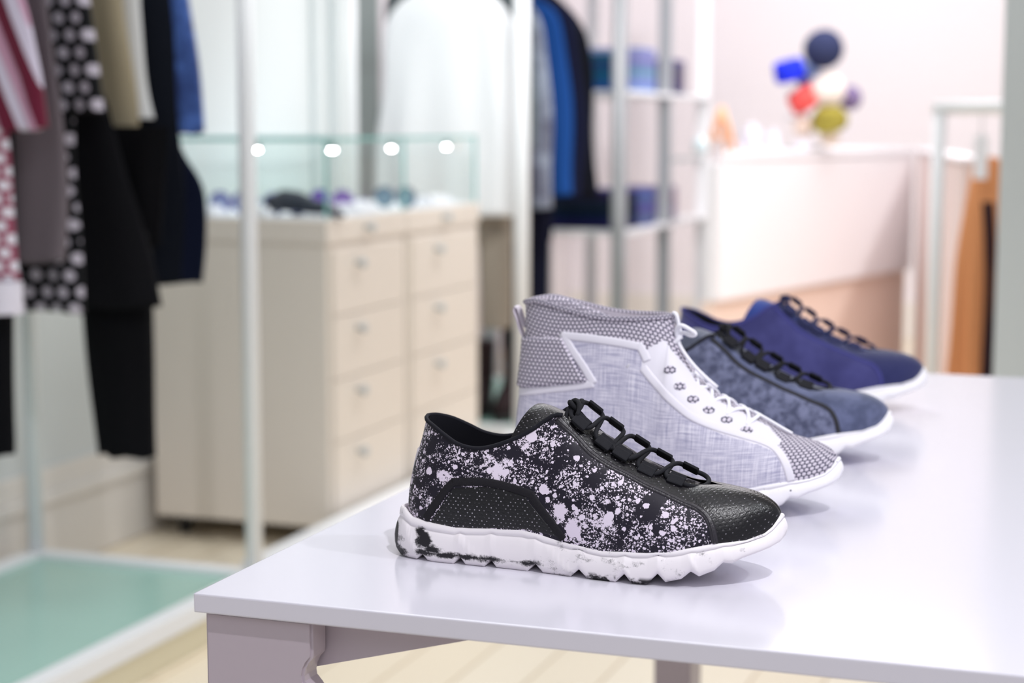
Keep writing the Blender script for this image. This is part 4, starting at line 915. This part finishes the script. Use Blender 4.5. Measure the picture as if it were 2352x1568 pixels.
# hats on a stand
hs = empty('hat_stand', (-1.30, 7.15, 1.005), 'slim metal hat stand holding hats on the counter', 'hat stand')
box('stand_foot', -.07, .07, -.07, .07, 0, .012, M_grey, hs); tube('stand_pole', [(0, 0, .01), (0, 0, .44)], .006, M_grey, hs)
for az, zz, ln in ((2.9, .33, .10), (.2, .26, .10), (3.3, .22, .08), (0.0, .10, .09), (3.1, .12, .08), (.1, .20, .12)):
    tube('peg', [(0, 0, zz), (math.cos(az) * ln * .8, -.03, zz + .01)], .004, M_grey, hs, 8)
def hat(name, label, px, pz, r, m, kind, tilt=(0, 0), y=-.06):
    o = empty(name, (-1.30 + px, 7.15 + y, 1.028 + pz), label, 'hat', 'hats on the counter stand')
    o.rotation_euler = (tilt[0], tilt[1], 0)
    cr = [(0, r * .9), (r * .8, r * .88), (r * .92, r * .7), (r * .92, 0), (r * .9, -.02)] if kind == 'pill' else [(0, r * .78), (r * .35, r * .76), (r * .65, r * .62), (r * .86, r * .36), (r * .93, 0), (r * .9, -.02)] if kind != 'flat' else [(0, r * .35), (r * .6, r * .33), (r * .85, r * .25), (r, r * .08), (r * .9, -.005)]
    lathe('crown', cr[::-1], m, o)
    if kind == 'cap':
        V, F = loft([[Vector((w_ * math.cos(t_), -r * .85 - e * .9 * (1 - abs(math.cos(t_)) ** 2) * .06, .002 + (.003 if s_ else -.003))) for t_ in np.linspace(0, math.pi, 13)] + [Vector((w_ * math.cos(t_), -r * .6, .002 + (.003 if s_ else -.003))) for t_ in np.linspace(math.pi, 0, 13)] for s_, w_, e in ((0, r * .8, 1), (1, r * .8, 1))])
        mesh('peak', V, F, m, o)
    elif kind == 'brim': lathe('brim', [(r * .88, -.006), (r * 1.25, -.012), (r * 1.27, -.008), (r * .9, .002)], m, o)
    lathe('band', [(r * .93, -.012), (r * .955, -.012), (r * .955, .014), (r * .93, .014)], m, o)
hat('beanie_hat', 'dark navy rounded cap at the very top of the stand', .085, .375, .082, cloth('navy_felt', (52, 58, 90)), 'round', (R(75), 0))
hat('felt_hat', 'cobalt blue cap at the left of the stand', -.045, .275, .066, cloth('cobalt_felt', (40, 56, 226)), 'pill', (R(12), R(-12)))
hat('felt_hat', 'pale blue cap behind the red one', .015, .275, .055, cloth('pale_blue_felt', (140, 160, 205)), 'round', (R(70), 0), 0)
hat('felt_hat', 'coral red cap below the cobalt one', .015, .165, .062, cloth('coral_felt', (232, 92, 88)), 'pill', (R(20), R(-30)))
hat('felt_hat', 'cream white cap in the middle of the stand', .10, .215, .075, cloth('cream_felt', (240, 228, 220)), 'round', (R(75), 0), -.04)
hat('felt_hat', 'olive green cap low on the stand', .115, .095, .075, cloth('olive_felt', (150, 138, 62)), 'cap', (R(25), 0))
hat('felt_hat', 'lilac grey cap showing at the right of the stand', .175, .185, .05, cloth('lilac_felt', (128, 112, 150)), 'round', (R(70), 0), .05)
hat('felt_hat', 'small beige cap at the lower left of the stand', .01, .07, .042, cloth('beige_felt', (226, 206, 192)), 'round', (R(80), 0))
hat('felt_hat', 'small cream cap at the foot of the stand', .12, .035, .04, cloth('ivory_felt', (244, 228, 212)), 'round', (R(60), 0), -.09)
# little things along the counter
ez = empty('table_easel', (-1.47, 6.40, 1.005), 'small orange wooden easel standing on the counter', 'easel')
M_or = mat('orange_wood', (236, 176, 136), .6)
for dx in (-.045, .06): tube('easel_leg', [(dx, 0, .003), (.005, 0, .165)], .011, M_or, ez, 8)
tube('easel_leg', [(.005, .07, .003), (.005, 0, .16)], .008, M_or, ez, 8); box('easel_ledge', -.04, .05, -.014, -.004, .05, .062, M_or, ez)
M_cer = mat('white_ceramic', (222, 218, 228), .3); M_pbl = mat('pale_blue_ceramic', (214, 228, 234), .3)
def jar(x, y, r_, h_, m, label):
    o = empty('lidded_jar', (x, y, 1.0055), label, 'jar', 'small jars on the counter')
    lathe('jar_body', [(0, 0), (r_ * .8, 0), (r_, h_ * .2), (r_, h_ * .65), (r_ * .75, h_ * .8), (0, h_ * .8)], m, o)
    l = lathe('jar_lid', [(r_ * .78, h_ * .802), (r_ * .8, h_ * .86), (r_ * .3, h_ * .95), (r_ * .2, h_), (0, h_)], m, o)
jar(-1.40, 6.63, .042, .105, M_cer, 'tall white ceramic jar right of the easel')
jar(-1.36, 6.84, .026, .085, M_cer, 'slim white jar beside the tall white one')
jar(-1.52, 6.32, .03, .06, M_pbl, 'small pale blue jar left of the easel')
jar(-1.27, 6.98, .028, .045, M_cer, 'low white jar at the left foot of the hat stand')
jar(-1.44, 6.53, .02, .04, M_cer, 'tiny white jar in front of the easel')

# ------------------------------------------------------------------ right side: low rack with camel coat, pillar
rc = empty('garment_rail', (-.45, 5.6, 0), 'low white garment rail at the right with a camel coat', 'clothes rack')
for x in (-.578, -.15):
    P(tube('post', [(x, 5.4, 0), (x, 5.4, 1.145)], .020, M_white, None, 14), rc)
P(tube('top_bar', [(-.598, 5.4, 1.155), (-.13, 5.4, 1.155)], .020, M_white, None, 14), rc)
garment('camel_coat', 'camel orange coat hanging on the low rail behind the grey pillar', 'coat', 5.46, cloth('camel_wool', (226, 156, 108)),
    [(1.01, -.475, -.42, .03), (.97, -.487, -.36, .06), (.8, -.512, -.34, .08), (.6, -.53, -.33, .1), (.15, -.55, -.32, .1)], group='things on the low rail', seed=21)
garment('dark_lining_scarf', 'dark brown scarf hanging beside the camel coat', 'scarf', 5.36, cloth('dark_brown_wool', (62, 44, 50)),
    [(.88, -.445, -.41, .02), (.75, -.435, -.40, .03), (.6, -.43, -.40, .03), (.35, -.435, -.39, .03)], group='things on the low rail', seed=22)
bx = empty('price_card', (-.455, 5.395, .945), 'white upright card above the camel coat on the rail', 'card')
box('card_face', -.02, .02, -.004, .004, 0, .13, M_card, bx); tube('card_hook', [(0, 0, .13), (0, 0, .20)], .002, M_grey, bx, 6)
pl = empty('pillar_post', (-.23, 4.0, 0), 'wide pale grey square pillar at the right edge', 'pillar')
P(box('pillar_shaft', -.297, -.17, 4.0, 4.12, .012, 3.09, mat('pale_pillar_paint', (206, 212, 212), .5), bev=.004), pl); P(box('pillar_foot', -.32, -.147, 3.98, 4.14, 0, .012, M_grey), pl)
